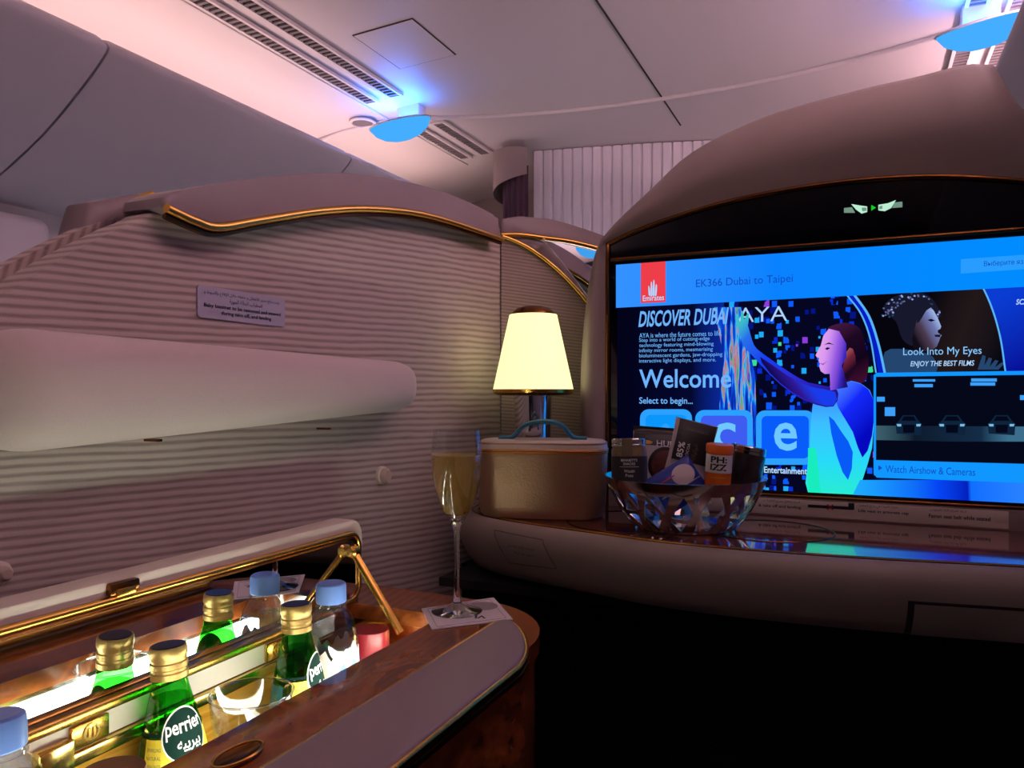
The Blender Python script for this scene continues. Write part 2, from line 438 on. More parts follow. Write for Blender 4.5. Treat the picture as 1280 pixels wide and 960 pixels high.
t = thing('overhead_locker', (CX + 1.1, .1, E + .5), 'grey overhead luggage locker on the far side beyond the screen unit', 'locker')
obj('locker_door', locker(-2.9, 3.05, -1), 'bin_panel', t)
# window-side lining below the lockers: a pale padded ledge
obj('trim_5', box(CX - 1.515, CX - 1.33, -.6, 1.34, E - .06, E + .452, .03, 4), 'bin_panel', kind='structure')
obj('trim_6', box(CX - 1.515, CX - 1.36, -.6, 1.34, E - .4, E - .075, .03, 3), 'edge_fabric', kind='structure')
nb = thing('fill_globe', (-1.50, 1.25, 0), 'unseen white globe on a post, added behind the striped wall to light the lockers', 'lamp')  # added fill light, out of sight, to brighten the locker faces
obj('globe', lathe([(.07 * math.sin(R(a)), -.07 * math.cos(R(a))) for a in range(0, 181, 15)], 20, (-1.50, 1.25, .93)), 'fill_glow', nb)
obj('post', lathe([(0, 0), (.08, 0), (.08, .01), (.012, .02), (.012, .865), (0, .865)], 16, (-1.50, 1.25, 0)), 'gold', nb)
# air vents in the ceiling
def vent(xc, y0, y1, label, grp='slotted ceiling air vents'):
    zc = ceil_z(xc)
    t = thing('ceiling_vent', (xc, (y0 + y1) / 2, zc), label, 'vent', grp)
    obj('vent_backing', box(xc - .022, xc + .022, y0, y1, zc - .004, zc + .001), 'seam_dark', t)
    fr = join(box(xc - .03, xc - .02, y0, y1, zc - .010, zc), box(xc + .02, xc + .03, y0, y1, zc - .010, zc), box(xc - .03, xc + .03, y0 - .01, y0, zc - .01, zc), box(xc - .03, xc + .03, y1, y1 + .01, zc - .01, zc))
    obj('vent_frame', fr, 'ceiling_panel', t)
    n = int((y1 - y0) / .022); bm = bmesh.new()
    for k in range(n):
        y = y0 + (k + .5) * (y1 - y0) / n
        bm.from_mesh(box(xc - .022, xc + .022, y - .005, y + .005, zc - .009, zc - .003))
    obj('vent_slats', fin2(bm, 0), 'vent_grey', t, kind='stuff')
vent(CX - .885, .55, 2.28, 'long slotted air vent in the ceiling, inner one running up to the blue dish lamp')
vent(CX - .985, .55, 2.28, 'long slotted air vent in the ceiling, outer one beside the glowing cove')
vent(CX - .885, 2.58, 3.0, 'short slotted air vent in the ceiling past the blue dish lamp, inner one')
vent(CX - .985, 2.58, 3.0, 'short slotted air vent in the ceiling past the blue dish lamp, outer one')
vent(CX + .885, 2.2, 3.0, 'slotted air vent seen between the far blue dish lamp and the screen unit, inner one')
vent(CX + .985, 2.2, 3.0, 'slotted air vent seen between the far blue dish lamp and the screen unit, outer one')
# hatch in the ceiling
q = [onZ(px, py, E + 1.058) for px, py in ((472, 48), (520, 49), (562, 83), (516, 83))]
hx0, hx1 = -1.36, -1.16
hp = [(hx0, 1.87), (hx1, 1.87), (hx1, 2.12), (hx0, 2.12)]
t = thing('ceiling_hatch', (-1.26, 2.0, ceil_z(-1.26)), 'square access hatch with dark outline in the ceiling in front of blue dish lamp', 'hatch')
def cquad(x0, x1, y0, y1, d0, d1): return prism([(x, y, ceil_z(x) - d0) for x, y in ((x0, y0), (x1, y0), (x1, y1), (x0, y1))], (0, 0, d0 - d1))
obj('hatch_gap', cquad(hx0 - .004, hx1 + .004, 1.866, 2.124, .0015, -.002), 'seam_dark', t)
obj('hatch_panel', cquad(hx0, hx1, 1.87, 2.12, .003, 0), 'ceiling_panel', t)
# ceiling speaker
t = thing('ceiling_speaker', (-1.72, 2.42, ceil_z(-1.72) - .01), 'small round speaker grille in the pink cove behind the blue dish lamp', 'speaker')
obj('rim', lathe([(.05, 0), (.052, -.006), (.042, -.008), (.040, -.003), (0, -.003)], 24, (-1.72, 2.42, ceil_z(-1.72) - .004)), 'ceiling_panel', t)
obj('grille', lathe([(.038, -.005), (0, -.006)], 24, (-1.72, 2.42, ceil_z(-1.72) - .004)), 'vent_grey', t)
# blue dish lamps
def dish(x, y, label, rr=.112):
    z = E + .955
    t = thing('dish_lamp', (x, y, z - .05), label, 'lamp', 'blue dish lamps under the ceiling')
    s = 1 if x > CX else -1
    M = Matrix.Translation((x, y, z)) @ Matrix.Rotation(R(-7), 4, 'Y') @ Matrix.Rotation(R(15), 4, 'X')
    obj('dish', xf(lathe([(0, -.052), (.035, -.050), (.068, -.040), (.095, -.022), (rr, .004), (rr - .004, .008), (.09, .0), (0, -.012)], 40), M), 'blue_dish', t)
    obj('rim', xf(lathe([(rr - .002, .003), (rr + .003, .004), (rr + .003, .008), (rr - .004, .010), (rr - .004, .006)], 40), M), 'white_plastic', t)
    obj('uplight', xf(lathe([(.085, .006), (.085, .012), (0, .012)], 24), M), 'blue_up', t, label='strong blue light inside the dish')
    obj('bracket', box(x - .045, x + .045, y + .05, y + .10, z + .0, ceil_z(x) + .004, .004), 'white_plastic', t)
dish(-1.50, 2.34, 'glowing blue dish lamp hanging at the end of the long slotted vents')
dish(.295, 2.34, 'glowing blue dish lamp above the screen unit')
dish(-1.62, -2.15, 'glowing blue dish lamp reflected in the small mirror by the table lamp')
g2 = thing('fill_globe', (-.93, 2.5, 0), 'large unseen white globe on a post, added to light the white pleated curtain', 'lamp')  # second added fill light, out of sight, lifts the curtain and pelmet
obj('globe', lathe([(.10 * math.sin(R(a)), -.10 * math.cos(R(a))) for a in range(0, 181, 15)], 20, (-.93, 2.5, 1.02)), 'fill_bright', g2)
obj('post', lathe([(0, 0), (.08, 0), (.08, .01), (.012, .02), (.012, .925), (0, .925)], 16, (-.93, 2.5, 0)), 'gold', g2)
# pleated curtain and the valance beside it
cy = 3.10; cx0 = onY(667, 200, cy).x
def pleat():
    n = 30; pitch = .0405; bm = bmesh.new(); prev = None
    for k in range(n):
        for dx, dy in ((0, 0), (.006, -.012), (.034, -.014), (.040, 0)):
            x = cx0 + k * pitch + dx
            cur = [bm.verts.new((x, cy + dy + .30 * min(1, (x - cx0) / .9), z)) for z in (.02, E + .5, ceil_z(x) - .004)]
            if prev:
                for a in range(2): bm.faces.new((prev[a], cur[a], cur[a + 1], prev[a + 1]))
            prev = cur
    return fin(bm, 25)
obj('pleated_curtain', pleat(), 'pleat_white', label='tall white pleated curtain closing off the cabin ahead', cat='curtain')
vx, vy = -1.345, 3.0
t = thing('curtain_pelmet', (vx, vy, 0.02), 'curved beige pelmet with dark purple curtain gathered below it, beside the white pleats', 'pelmet')
def pel(u, v):
    a = R(110 + 215 * u); zl = E + .80 + .11 * u; zt = ceil_z(vx) - .03
    return (vx + .095 * math.cos(a), vy + .095 * math.sin(a), zl + (zt - zl) * v)
obj('pelmet', grid(pel, 24, 3), 'shell_beige', t)
def pcurt(u, v):
    a = R(95 + 230 * u); r = .066 + .006 * math.sin(u * 70)
    return (vx + .02 + r * math.cos(a), vy + r * math.sin(a), .02 + (E + .93) * v)
obj('gathered_curtain', grid(pcurt, 70, 1), 'purple_cloth', t)

# ================================================================ SUITE PARTITION
XW = -.62
top = [(-60, 402), (0, 371), (60, 333), (120, 300), (170, 276), (205, 262), (300, 250), (400, 240), (500, 245), (570, 262), (626, 285)]
tp = [onX(px, py, XW) for px, py in top]
wl = [Vector((XW, -.5, tp[0].z - .22)), Vector((XW, .1, tp[0].z - .07))] + tp
poly = [Vector((XW, -.5, .0))] + smoothpath(wl, 4) + [Vector((XW, tp[-1].y, 0))]
part = thing('suite_partition', (XW - .03, .4, 0), 'curved striped fabric suite wall with a padded cushion and sticker on it', 'partition')
obj('fabric_panel', prism(poly, (-.035, 0, 0), .012, 3), 'wall_fabric', part)
# the rear face of the partition stands a little higher and shows its striped edge
tp2 = [onX(px, py, -.70) for px, py in ((-70, 372), (0, 336), (60, 306), (110, 283), (160, 265), (185, 259))]
poly2 = [Vector((-.70, -.5, 0)), Vector((-.70, -.5, tp2[0].z - .15))] + smoothpath(tp2, 3) + [Vector((-.70, tp2[-1].y + .03, E)), Vector((-.70, tp2[-1].y + .03, 0))]
obj('rear_panel', prism(poly2, (-.02, 0, 0), .008, 3), 'edge_fabric', part)
# padded cap with its gold bead
up = [(207, 246), (225, 238), (300, 225), (380, 217), (440, 217), (520, 230), (580, 250), (624, 272)]
lo = [(205, 258), (240, 274), (270, 282), (320, 274), (400, 262), (470, 260), (540, 270), (626, 298)]
XC = -.600
U = smoothpath([onX(*p, XC) for p in up], 5); L = smoothpath([onX(*p, XC) for p in lo], 5)
obj('top_cap', prism(U + list(reversed(L)), (-.06, 0, 0), .010, 3), 'cap_leather', part)
obj('gold_bead', tube([p + Vector((.003, 0, -.002)) for p in L], .0048, 8), 'gold', part)
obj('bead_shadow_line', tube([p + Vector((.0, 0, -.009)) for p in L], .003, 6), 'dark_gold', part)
# cap of the neighbouring wall behind
b2 = [onX(px, py, -.70) for px, py in ((104, 300), (118, 252), (150, 246), (205, 238), (212, 275))]
obj('rear_cap', prism(b2 + [onX(205, 300, -.70)], (-.05, 0, 0), .012, 3), 'cap_leather', part)
b3 = [onX(px, py, -.668) for px, py in ((172, 268), (176, 254), (186, 246), (208, 240), (214, 262), (190, 276))]
obj('cap_joint', prism(b3, (-.025, 0, 0), .006, 3), 'cap_leather', part)
obj('bead_end', tube(smoothpath([onX(px, py, -.664) for px, py in ((162, 270), (166, 258), (176, 248), (190, 243))], 4), [.006] * 6 + [.004] * 7, 8), 'gold', part)
# padded cushion of the bassinet mount
XB = XW + .004
def bolster():
    y0 = onX(-22, 490, -.585).y; y1 = onX(506, 480, -.60).y; n = 40
    def f(u, v):
        s = u; y = y0 + (y1 - y0) * s
        zt = .051 + (.043 - .051) * s; zb = -.049 + (-.026 + .049) * s
        c = (zt + zb) / 2; h = (zt - zb) / 2
        e = min(1, min((y - y0), (y1 - y)) / .042); k = math.sqrt(max(0, 1 - (1 - e) ** 2))
        a = -math.pi / 2 + math.pi * v
        return (XB + .056 * k * abs(math.cos(a)) ** .6, y, E + c + h * k * (abs(math.sin(a)) ** .75) * (1 if math.sin(a) > 0 else -1))
    us = [0, .004, .012, .025, .045, .07] + [.07 + .86 * i / 14 for i in range(1, 14)] + [.93, .955, .975, .988, .996, 1]
    return grid(lambda u, v: f(us[round(u * (len(us) - 1))], v), len(us) - 1, 20)
cush = obj('bassinet_cushion', bolster(), 'bolster_fabric', part, label='long pale padded cushion')
for px in (200, 412):
    p = onX(px, 540, XW + .03); obj('cushion_snap', box(XW + .012, XW + .030, p.y - .003, p.y + .003, E - .046, E - .0435, .0005), 'dark_gold', part)
# sticker
c = [onX(px, py, XW + .002) for px, py in ((247, 358), (356, 371), (356, 408), (247, 397))]
sy0, sy1, sz0, sz1 = c[0].y, c[1].y, (c[2].z + c[3].z) / 2, (c[0].z + c[1].z) / 2
stk = thing('bassinet_sticker', (XW + .0015, (sy0 + sy1) / 2, sz0), 'lilac notice sticker with Arabic and English text on the striped wall', 'sticker')
obj('plate', on_basis(prism([(x, y, 0) for x, y in rrect(0, sy1 - sy0, 0, sz1 - sz0, .004)], (0, 0, .0022)), (XW, sy0, sz0), (0, 1, 0), (0, 0, 1)), 'sticker', stk)
def wall_text(body, y0, wdt, z, h, m='print_dark', bold=.012):
    obj('lettering', on_basis(fit(body, wdt, h, bold), (XW, sy0 + y0, sz0 + z), (0, 1, 0), (0, 0, 1), .0026), m, stk)
W_ = sy1 - sy0; H_ = sz1 - sz0
wall_text(arabic('يجب رفع سرير الأطفال و حفظه خلال الإقلاع والهبوط و'), W_ * .06, W_ * .86, H_ * .72, H_ * .17, bold=.005)
wall_text(arabic('اضطراب الحالة الجوية'), W_ * .33, W_ * .38, H_ * .52, H_ * .17, bold=.005)
wall_text('Baby bassinet to be removed and stowed', W_ * .06, W_ * .88, H_ * .31, H_ * .16, bold=.02)
wall_text('during take off, and landing', W_ * .24, W_ * .58, H_ * .12, H_ * .16, bold=.02)
# round wall buttons
def button(px, py, label, r=.010):
    p = onX(px, py, XW)
    t = thing('wall_button', p, label, 'button')
    M = Matrix.Translation(p) @ Matrix.Rotation(R(90), 4, 'Y')
    obj('collar', xf(lathe([(r + .003, 0), (r + .003, .004), (r, .005)], 24), M), 'cream', t)
    obj('knob', xf(lathe([(r, 0), (r, .010), (r - .002, .013), (0, .014)], 24), M), 'button_plastic', t)
button(476, 594, 'small round cream button on striped wall left of the champagne glass')
button(-3, 716, 'round cream button at the edge of striped wall above the open minibar lid', .006)

# end panel beyond the table lamp
A = Vector((XW + .008, tp[-1].y, 0)); Bp = Vector((-.452, tp[-1].y + .15, 0))
dirn = (Bp - A).normalized(); nrm = Vector((dirn.y, -dirn.x, 0))
endp = thing('end_panel', (-.53, A.y + .08, 0), 'narrow striped panel with curved gold bead behind the table lamp', 'panel')
ep = [onP(px, py, A, nrm) for px, py in ((627, 296), (645, 303), (665, 314), (690, 333), (712, 354), (738, 385), (752, 410))]
eps = smoothpath(ep, 4)
obj('fabric_panel', prism([Vector((ep[0].x, ep[0].y, E - .189))] + eps + [Vector((ep[-1].x, ep[-1].y, E - .189))], nrm * -.02, 0), 'end_fabric', endp)
obj('gold_bead', tube([p + nrm * .004 for p in eps], .0042, 8), 'gold', endp)
ec = smoothpath([onP(px, py, A, nrm) for px, py in ((640, 296), (676, 300), (690, 312), (708, 335), (728, 362), (752, 396))], 4)
obj('edge_cap', prism(eps[2:] + list(reversed(ec)), nrm * -.02, .003), 'cap_leather', endp)
beam_u = [onP(px, py, A, nrm) for px, py in ((626, 274), (640, 271), (670, 271), (700, 277), (730, 286), (775, 302))]
beam_l = [onP(px, py, A, nrm) for px, py in ((626, 294), (650, 294), (680, 298), (710, 302), (740, 309), (775, 319))]
bu, bl = smoothpath(beam_u, 4), smoothpath(beam_l, 4)
obj('top_cap', prism(bu + list(reversed(bl)), nrm * -.04, .006, 2), 'cap_leather', endp)
obj('gold_bead', tube([p + nrm * .003 for p in bl], .0045, 8), 'gold', endp)
Ym = onP(676, 300, A, nrm).y - .006
mm = [onY(px, py, Ym) for px, py in ((679, 301), (700, 304), (730, 311), (775, 322), (775, 425), (752, 394), (728, 361), (708, 334), (692, 313))]
obj('mirror_panel', prism(mm, (0, .006, 0)), 'mirror', endp)

# ================================================================ CONSOLE WITH THE MINIBAR
ZC = E - .25
WX0, WX1, WY0, WY1 = -.546, -.424, .05, .752
cons = thing('side_console', (-.45, .3, 0), 'burl wood side console with lit minibar well and padded armrest strip', 'console')
out = [(-.612, -.3), (-.295, -.3), (-.295, .69)] + arc(-.42, .69, .125, .135, 0, 90, 10) + [(-.612, .835)]
hole = [(WX0, WY0), (WX1, WY0)] + arc(WX1 - .02, WY1 - .02, .02, .02, 0, 90, 4) + [(WX0, WY1)]
obj('console_top', holed(out, [hole], ZC, .018), 'burl_wood', cons)
body = [(-.612, -.3), (-.299, -.3), (-.299, .688)] + arc(-.422, .688, .123, .133, 0, 90, 10) + [(-.612, .83)]
bm = bmesh.new()
lo_ = [bm.verts.new((x, y, .0)) for x, y in body]; hi_ = [bm.verts.new((x, y, ZC - .018)) for x, y in body]
for i in range(len(body)): bm.faces.new((lo_[i], lo_[(i + 1) % len(body)], hi_[(i + 1) % len(body)], hi_[i]))
obj('console_body', fin(bm, 40), 'burl_wood', cons)
# well lining
wz = ZC - .152
well = obj('well_floor', box(WX0 - .002, WX1 + .002, WY0, WY1 + .002, wz - .004, wz), 'steel', cons)
obj('well_wall', box(WX0 - .006, WX0, WY0, WY1, wz, ZC - .030), 'amber_wood', cons, label='amber wood back wall of the well')
obj('well_wall', box(WX1, WX1 + .006, WY0, WY1, wz, ZC - .018), 'steel', cons)
obj('well_wall', box(WX0, WX1, WY1, WY1 + .006, wz, ZC - .018), 'pale_gold', cons, label='pale gold end wall of the well')
obj('well_wall', box(WX0, WX1, WY0 - .006, WY0, wz, ZC - .018), 'steel', cons)
obj('light_strip', box(WX1 - .006, WX1 - .001, WY0 + .01, WY1 - .03, ZC - .037, ZC - .025), 'bar_led', cons, label='bright white light strip')
obj('rail', box(WX0 - .001, WX0 + .012, WY0, WY1 - .03, ZC + .001, ZC + .009, .002), 'gold', cons, label='gold rail along the back of the well')
obj('rail_band', box(WX0, WX0 + .009, WY0, WY1 - .05, ZC - .018, ZC + .001), 'cream', cons)
obj('rail_ledge', box(WX0, WX0 + .014, WY0, WY1 - .03, ZC - .030, ZC - .019, .002), 'pale_gold', cons)
for px, py in ((112, 908), (346, 798)):
    p = onX(px, py, WX0 + .011)
    pl = obj('latch_plate', box(WX0 + .009, WX0 + .0125, p.y - .016, p.y + .016, ZC - .017, ZC + .0, .001), 'gold', cons)
    M = Matrix.Translation((WX0 + .0125, p.y, ZC - .0085)) @ Matrix.Rotation(R(90), 4, 'Y')
    obj('emblem', xf(lathe([(.0068, 0), (.0068, .0012), (.005, .0012), (.0048, .0005), (0, .0008)], 20), M), 'pale_gold', pl)
    obj('emblem_bar', join(box(WX0 + .0125, WX0 + .0142, p.y - .003, p.y - .001, ZC - .012, ZC - .005), box(WX0 + .0125, WX0 + .0142, p.y + .001, p.y + .003, ZC - .012, ZC - .005)), 'gold', pl)
p = onX(70, 935, WX0 + .016); obj('hinge_block', box(WX0 + .009, WX0 + .018, p.y - .014, p.y + .014, ZC - .028, ZC - .006, .002), 'pale_gold', cons)
# armrest
ia, oa = Vector((-.347, 0, ZC + .0055)), Vector((-.284, 0, ZC - .0045)); ux = (oa - ia); wa = ux.length; ux.normalize()
ol = [(0, -.3), (wa, -.3), (wa, .640)] + [(wa - .004, .662), (wa - .012, .684), (wa - .024, .706), (wa - .036, .722)] + [(wa - .046, .731), (.010, .735), (.003, .728), (0, .716)]
ol = [(a, b) for a, b in ol]
def A3(a, b, off=0): return ia + ux * a + Vector((0, b, 0)) + Vector((-ux.z, 0, ux.x)) * off
obj('armrest_pad', prism([A3(a, b, -.004) for a, b in ol], Vector((-ux.z, 0, ux.x)) * .012, .004, 3), 'cap_leather', cons, label='mauve padded armrest strip')
rim = smoothpath([A3(a, b, .003) for a, b in ol[2:]], 3)
obj('armrest_rim', tube([A3(wa, -.3, .003)] + rim + [A3(0, -.3, .003)], .0034, 8), 'gold', cons)
obj('armrest_lip', prism([A3(a * 1.06 - .001, b + (.004 if b > 0 else 0), -.009) for a, b in ol], Vector((-ux.z, 0, ux.x)) * .006, .001), 'dark_gold', cons)
# oval release button
p = onZ(298, 948, ZC)
ov = obj('release_button', xf(lathe([(1, 0), (1, .0025), (.86, .0035), (.80, .0020), (0, .0022)], 32), Matrix.Translation((p.x, p.y, ZC)) @ Matrix.Rotation(R(4), 4, 'Z') @ Matrix.Diagonal((.0115, .022, 1, 1))), 'dark_gold', cons)
obj('button_rim', tube([(p.x + .0108 * math.cos(R(a)), p.y + .021 * math.sin(R(a)), ZC + .0032) for a in range(0, 360, 12)], .0011, 6, True), 'gold', ov)
# lid with mirror
ly0, ly1, lz0, lz1 = -.25, .775, ZC + .002, E - .152
lid = thing('minibar_lid', (-.56, .3, ZC + .002), 'raised minibar lid with gold rimmed mirror and cream frame leaning by the wall', 'lid')
def YZ(pts, x): return [Vector((x, a, b)) for a, b in pts]
fo = rrect(ly0, ly1, lz0, lz1, .022, 6)
obj('lid_frame', prism(YZ(fo, -.5505), (-.030, 0, 0), .003, 2), 'cream', lid)
fi = rrect(ly0 + .02, ly1 - .014, lz0 - .02, lz1 - .018, .016, 6)
obj('mirror_glass', prism(YZ(fi, -.5475), (-.004, 0, 0)), 'mirror', lid)
obj('gold_rim', tube(YZ(rrect(ly0 + .02, ly1 - .013, lz0 + .002, lz1 - .0155, .018, 6), -.5475), .0036, 8, True), 'gold', lid)
obj('dark_rim', tube(YZ(rrect(ly0 + .02, ly1 - .016, lz0 + .004, lz1 - .0205, .015, 6), -.5470), .0018, 6, True), 'dark_gold', lid)
p = onX(150, 738, -.552)
lt = obj('lid_latch', box(-.560, -.545, p.y - .014, p.y + .014, lz1 - .012, lz1 - .002, .002), 'dark_gold', lid)
obj('latch_tongue', box(-.556, -.5435, p.y - .009, p.y + .009, lz1 - .0135, lz1 - .007, .001), 'gold', lt)
# folding stay
pa = Vector((-.5415, .7425, E - .187)); pb = Vector((-.473, .738, E - .272))
stay = obj('lid_stay', tube([pa, pb], [(.0048, .0036)] * 2, 8), 'gold', lid)
obj('stay_pivot', xf(lathe([(.0075, -.004), (.0075, .004), (.005, .006), (0, .006)], 20), Matrix.Translation(pa) @ Matrix.Rotation(R(90), 4, 'X')), 'gold', stay)

# ---- bottles in the well
def prof_r(prof, z):
    for (r0, z0), (r1, z1) in zip(prof, prof[1:]):
        if z0 <= z <= z1 and z1 > z0: return r0 + (r1 - r0) * (z - z0) / (z1 - z0)
    return prof[-1][0]
def wrap(me, prof, z0, ang, lay):
    """lay a flat mesh (x along the girth, y upwards) on a turned body"""
    for v in me.vertices:
        z = z0 + v.co.y; r = prof_r(prof, z) + .0003 * lay
        rm = prof_r(prof, z0); a = ang + v.co.x / rm
        v.co = Vector((r * math.cos(a), r * math.sin(a), z))
    return me
def patch(w_, h_, nx=14, ny=8, shape=None):
    bm = bmesh.new(); V = {}
    for i in range(nx + 1):
        for j in range(ny + 1):
            x, y = -w_ / 2 + w_ * i / nx, h_ * j / ny
            V[i, j] = bm.verts.new((x, y, 0))
    for i in range(nx):
        for j in range(ny): bm.faces.new((V[i, j], V[i + 1, j], V[i + 1, j + 1], V[i, j + 1]))
    return fin2(bm, 0)
def disc(rx, ry, cy, n=28, rings=4):
    bm = bmesh.new(); rows = [[bm.verts.new((0, cy, 0))]]
    for k in range(1, rings + 1):
        rows.append([bm.verts.new((rx * k / rings * math.cos(2 * math.pi * a / n), cy + ry * k / rings * math.sin(2 * math.pi * a / n), 0)) for a in range(n)])
    for a in range(n): bm.faces.new((rows[0][0], rows[1][a], rows[1][(a + 1) % n]))
    for k in range(1, rings):
        for a in range(n): bm.faces.new((rows[k][a], rows[k + 1][a], rows[k + 1][(a + 1) % n], rows[k][(a + 1) % n]))
    return fin2(bm, 0)
def shift(me, x, y, rot=0):
    for v in me.vertices:
        a, b = v.co.x, v.co.y
        v.co.x = a * math.cos(rot) - b * math.sin(rot) + x; v.co.y = a * math.sin(rot) + b * math.cos(rot) + y
    return me
GP = [(0, 0), (.022, 0), (.027, .004), (.0285, .02), (.0288, .055), (.0280, .085), (.0258, .108), (.0222, .128), (.0180, .146), (.0145, .160), (.0128, .170), (.0128, .184)]
def green_bottle(x, y, ang, label, lean, zoff=0):
    root = thing('green_bottle', (0, 0, 0), label, 'bottle', 'green glass water bottles in the minibar')
    obj('glass', lathe(GP, 36), 'green_glass', root)
    lq = [(r * .93, z + .002) for r, z in GP if z < .15] + [(prof_r(GP, .152) * .92, .152), (0, .1525)]
    obj('water', lathe(lq, 32), 'green_water', root)
    cp = lathe([(.0132, .168), (.0146, .1685), (.0146, .173), (.0138, .174), (.0138, .176), (.0146, .177), (.0146, .181), (.0139, .182), (.0139, .1845), (.0147, .186), (.0147, .192), (.0140, .194), (0, .194)], 36, smooth=30)
    cap = obj('cap', cp, 'cap_gold', root)
    obj('cap_disc', lathe([(.0128, .1941), (.0126, .1946), (0, .1946)], 28), 'cap_black', cap)
    for k in range(3):
        pass
    lb = obj('front_label', wrap(patch(.075, .028), GP, .098, ang, 1), 'label_yellow', root)
    obj('label_edge', wrap(patch(.076, .0022, 14, 1), GP, .128, ang, 2), 'bottle_label', lb)
    obj('label_edge', wrap(patch(.076, .0022, 14, 1), GP, .0965, ang, 2), 'label_white', lb)
    obj('roundel', wrap(disc(.0205, .0212, .020), GP, .107, ang, 3), 'label_white', lb)
    obj('roundel', wrap(disc(.0192, .0199, .020), GP, .107, ang, 4), 'bottle_label', lb)
    obj('lettering', wrap(shift(fit('perrier', .034, .014, .018, res=3), -.0165, .0175, .06), GP, .107, ang, 6), 'print_white', lb)
    obj('lettering', wrap(shift(fit(arabic('بيرييه'), .020, .009, .02), -.008, .0070, 0), GP, .107, ang, 6), 'print_white', lb)
    for k in range(3):
        obj('lettering', wrap(shift(fit(('SPARKLING', 'NATURAL', 'MINERAL WATER')[k], .013, .0028), -.0345, .0195 - k * .006), GP, .098, ang, 3), 'print_grey', lb)
    obj('back_label', wrap(patch(.032, .034, 8), GP, .088, ang - 2.35, 1), 'label_teal', root)
    root.location = (x, y, wz + zoff); root.rotation_euler = lean
    return root
def view_ang(x, y, d): return math.atan2(-y, -x) + R(d)
green_bottle(-.5065, .460, view_ang(-.505, .46, 26), 'green glass sparkling water bottle with label facing out beside the tumbler', (R(1), R(-3), 0), .001)
green_bottle(-.491, .591, view_ang(-.492, .58, 66), 'green glass sparkling water bottle standing against clear water bottle, label turned away', (R(0), R(-2), 0), .003)
WP = [(0, 0), (.024, 0), (.0272, .004), (.0275, .02), (.0266, .03), (.0275, .04), (.0276, .10), (.0272, .125), (.0258, .137), (.0225, .149), (.0180, .156), (.0142, .161), (.0135, .164), (.0135, .172)]
def water_bottle(x, y, label, lean=(0, 0, 0), zoff=0, ang=0):
    root = thing('water_bottle', (0, 0, 0), label, 'bottle', 'clear water bottles in the minibar')
    obj('plastic', lathe(WP, 36), 'pet', root)
    obj('water', lathe([(r * .965, z + .001) for r, z in WP if z < .14] + [(prof_r(WP, .144) * .96, .144), (0, .1442)], 36), 'pet', root)
    cap = obj('cap', lathe([(.0150, .166), (.0156, .167), (.0156, .182), (.0150, .185), (.0130, .1865), (0, .1868)], 40, smooth=30), 'cap_blue', root)
    obj('neck_ring', lathe([(.0135, .1615), (.0160, .162), (.0160, .164), (.0150, .165), (.0150, .1658), (.0135, .1658)], 36), 'pet', root)
    bm = bmesh.new(); n = 60; prev = None
    for k in range(n + 1):
        a = 2 * math.pi * k / n; zt = .114 + .012 * abs(((k / 7.5) % 2) - 1) + .004 * math.sin(k * 1.7)
        cur = [bm.verts.new(((prof_r(WP, z) + .0003) * math.cos(a), (prof_r(WP, z) + .0003) * math.sin(a), z)) for z in (.03, .06, .10, zt)]
        if prev:
            for j in range(3): bm.faces.new((prev[j], cur[j], cur[j + 1], prev[j + 1]))
        prev = cur
    lb = obj('label', fin(bm, 40), 'label_pink', root)
    obj('label_band', wrap(patch(.16, .012, 40, 2), WP, .084, ang, 2), 'label_white', lb)
    for k in (-1, 0, 1):
        m_ = fin2(bmesh.new(), 0); bm = bmesh.new()
        bm.faces.new([bm.verts.new(q) for q in ((-.006, 0, 0), (.006, 0, 0), (.001, .011, 0))]); me = fin2(bm, 0)
        obj('mountain', wrap(shift(me, k * .013, .003 * (k == 0)), WP, .099, ang + R(30), 3), 'cap_blue', lb)
    root.location = (x, y, wz + zoff); root.rotation_euler = lean
    return root
water_bottle(-.500, .652, 'clear plastic water bottle with pale blue cap next to the red lidded jar', (0, R(-1), 0), .017, view_ang(-.49, .64, 20))
water_bottle(-.470, .297, 'clear plastic water bottle with darker lilac blue cap at the near end of the minibar', (0, R(-3), 0), .019, view_ang(-.47, .3, 0))
# tumbler
tx, ty = -.4655, .497
tum = thing('tumbler', (tx, ty, wz + .06), 'empty clear glass tumbler between the two green bottles', 'glass')
def tumb(u, v):
    pr = [(.0, .002), (.021, 0), (.0240, .004), (.027, .04), (.0320, .07), (.0345, .0895), (.0335, .0895), (.0310, .07), (.026, .04), (.022, .010), (0, .009)]
    return pr
obj('glass_body', lathe(tumb(0, 0), 40, (tx, ty, wz + .060)), 'clear_glass', tum)
obj('glass_rim', tube([(tx + .034 * math.cos(R(a)), ty + .034 * math.sin(R(a)), wz + .1495) for a in range(0, 360, 10)], .0010, 6, True), 'solid_glass', tum)
obj('glass_stand', box(-.500, -.430, .47, .525, wz, wz + .06, .003), 'steel', cons, label='steel riser under the tumbler')
# small jars
def jar(x, y, z0, r, h, lidm, bodym, label):
    t = thing('small_jar', (x, y, z0), label, 'jar')
    obj('glass_body', lathe([(0, 0), (r * .9, 0), (r, .003), (r, h * .7), (r * .92, h * .78), (r * .9, h * .8)], 28, (x, y, z0)), bodym, t)
    obj('lid', lathe([(r * .94, h * .8), (r, h * .81), (r, h * .96), (r * .96, h), (0, h)], 32, (x, y, z0), smooth=30), lidm, t)
    return t
j = jar(-.499, .716, wz, .0215, .137, 'red_lid', 'amber_food', 'small preserve jar with red lid at the end of the minibar by the gold stay')
obj('label', lathe([(.0217, .062), (.0217, .095)], 28, (-.499, .716, wz)), 'label_white', j)
jar(-.474, .372, wz, .022, .139, 'brown_lid', 'clear_glass', 'round jar with brown lid between near water bottle and labelled green bottle')

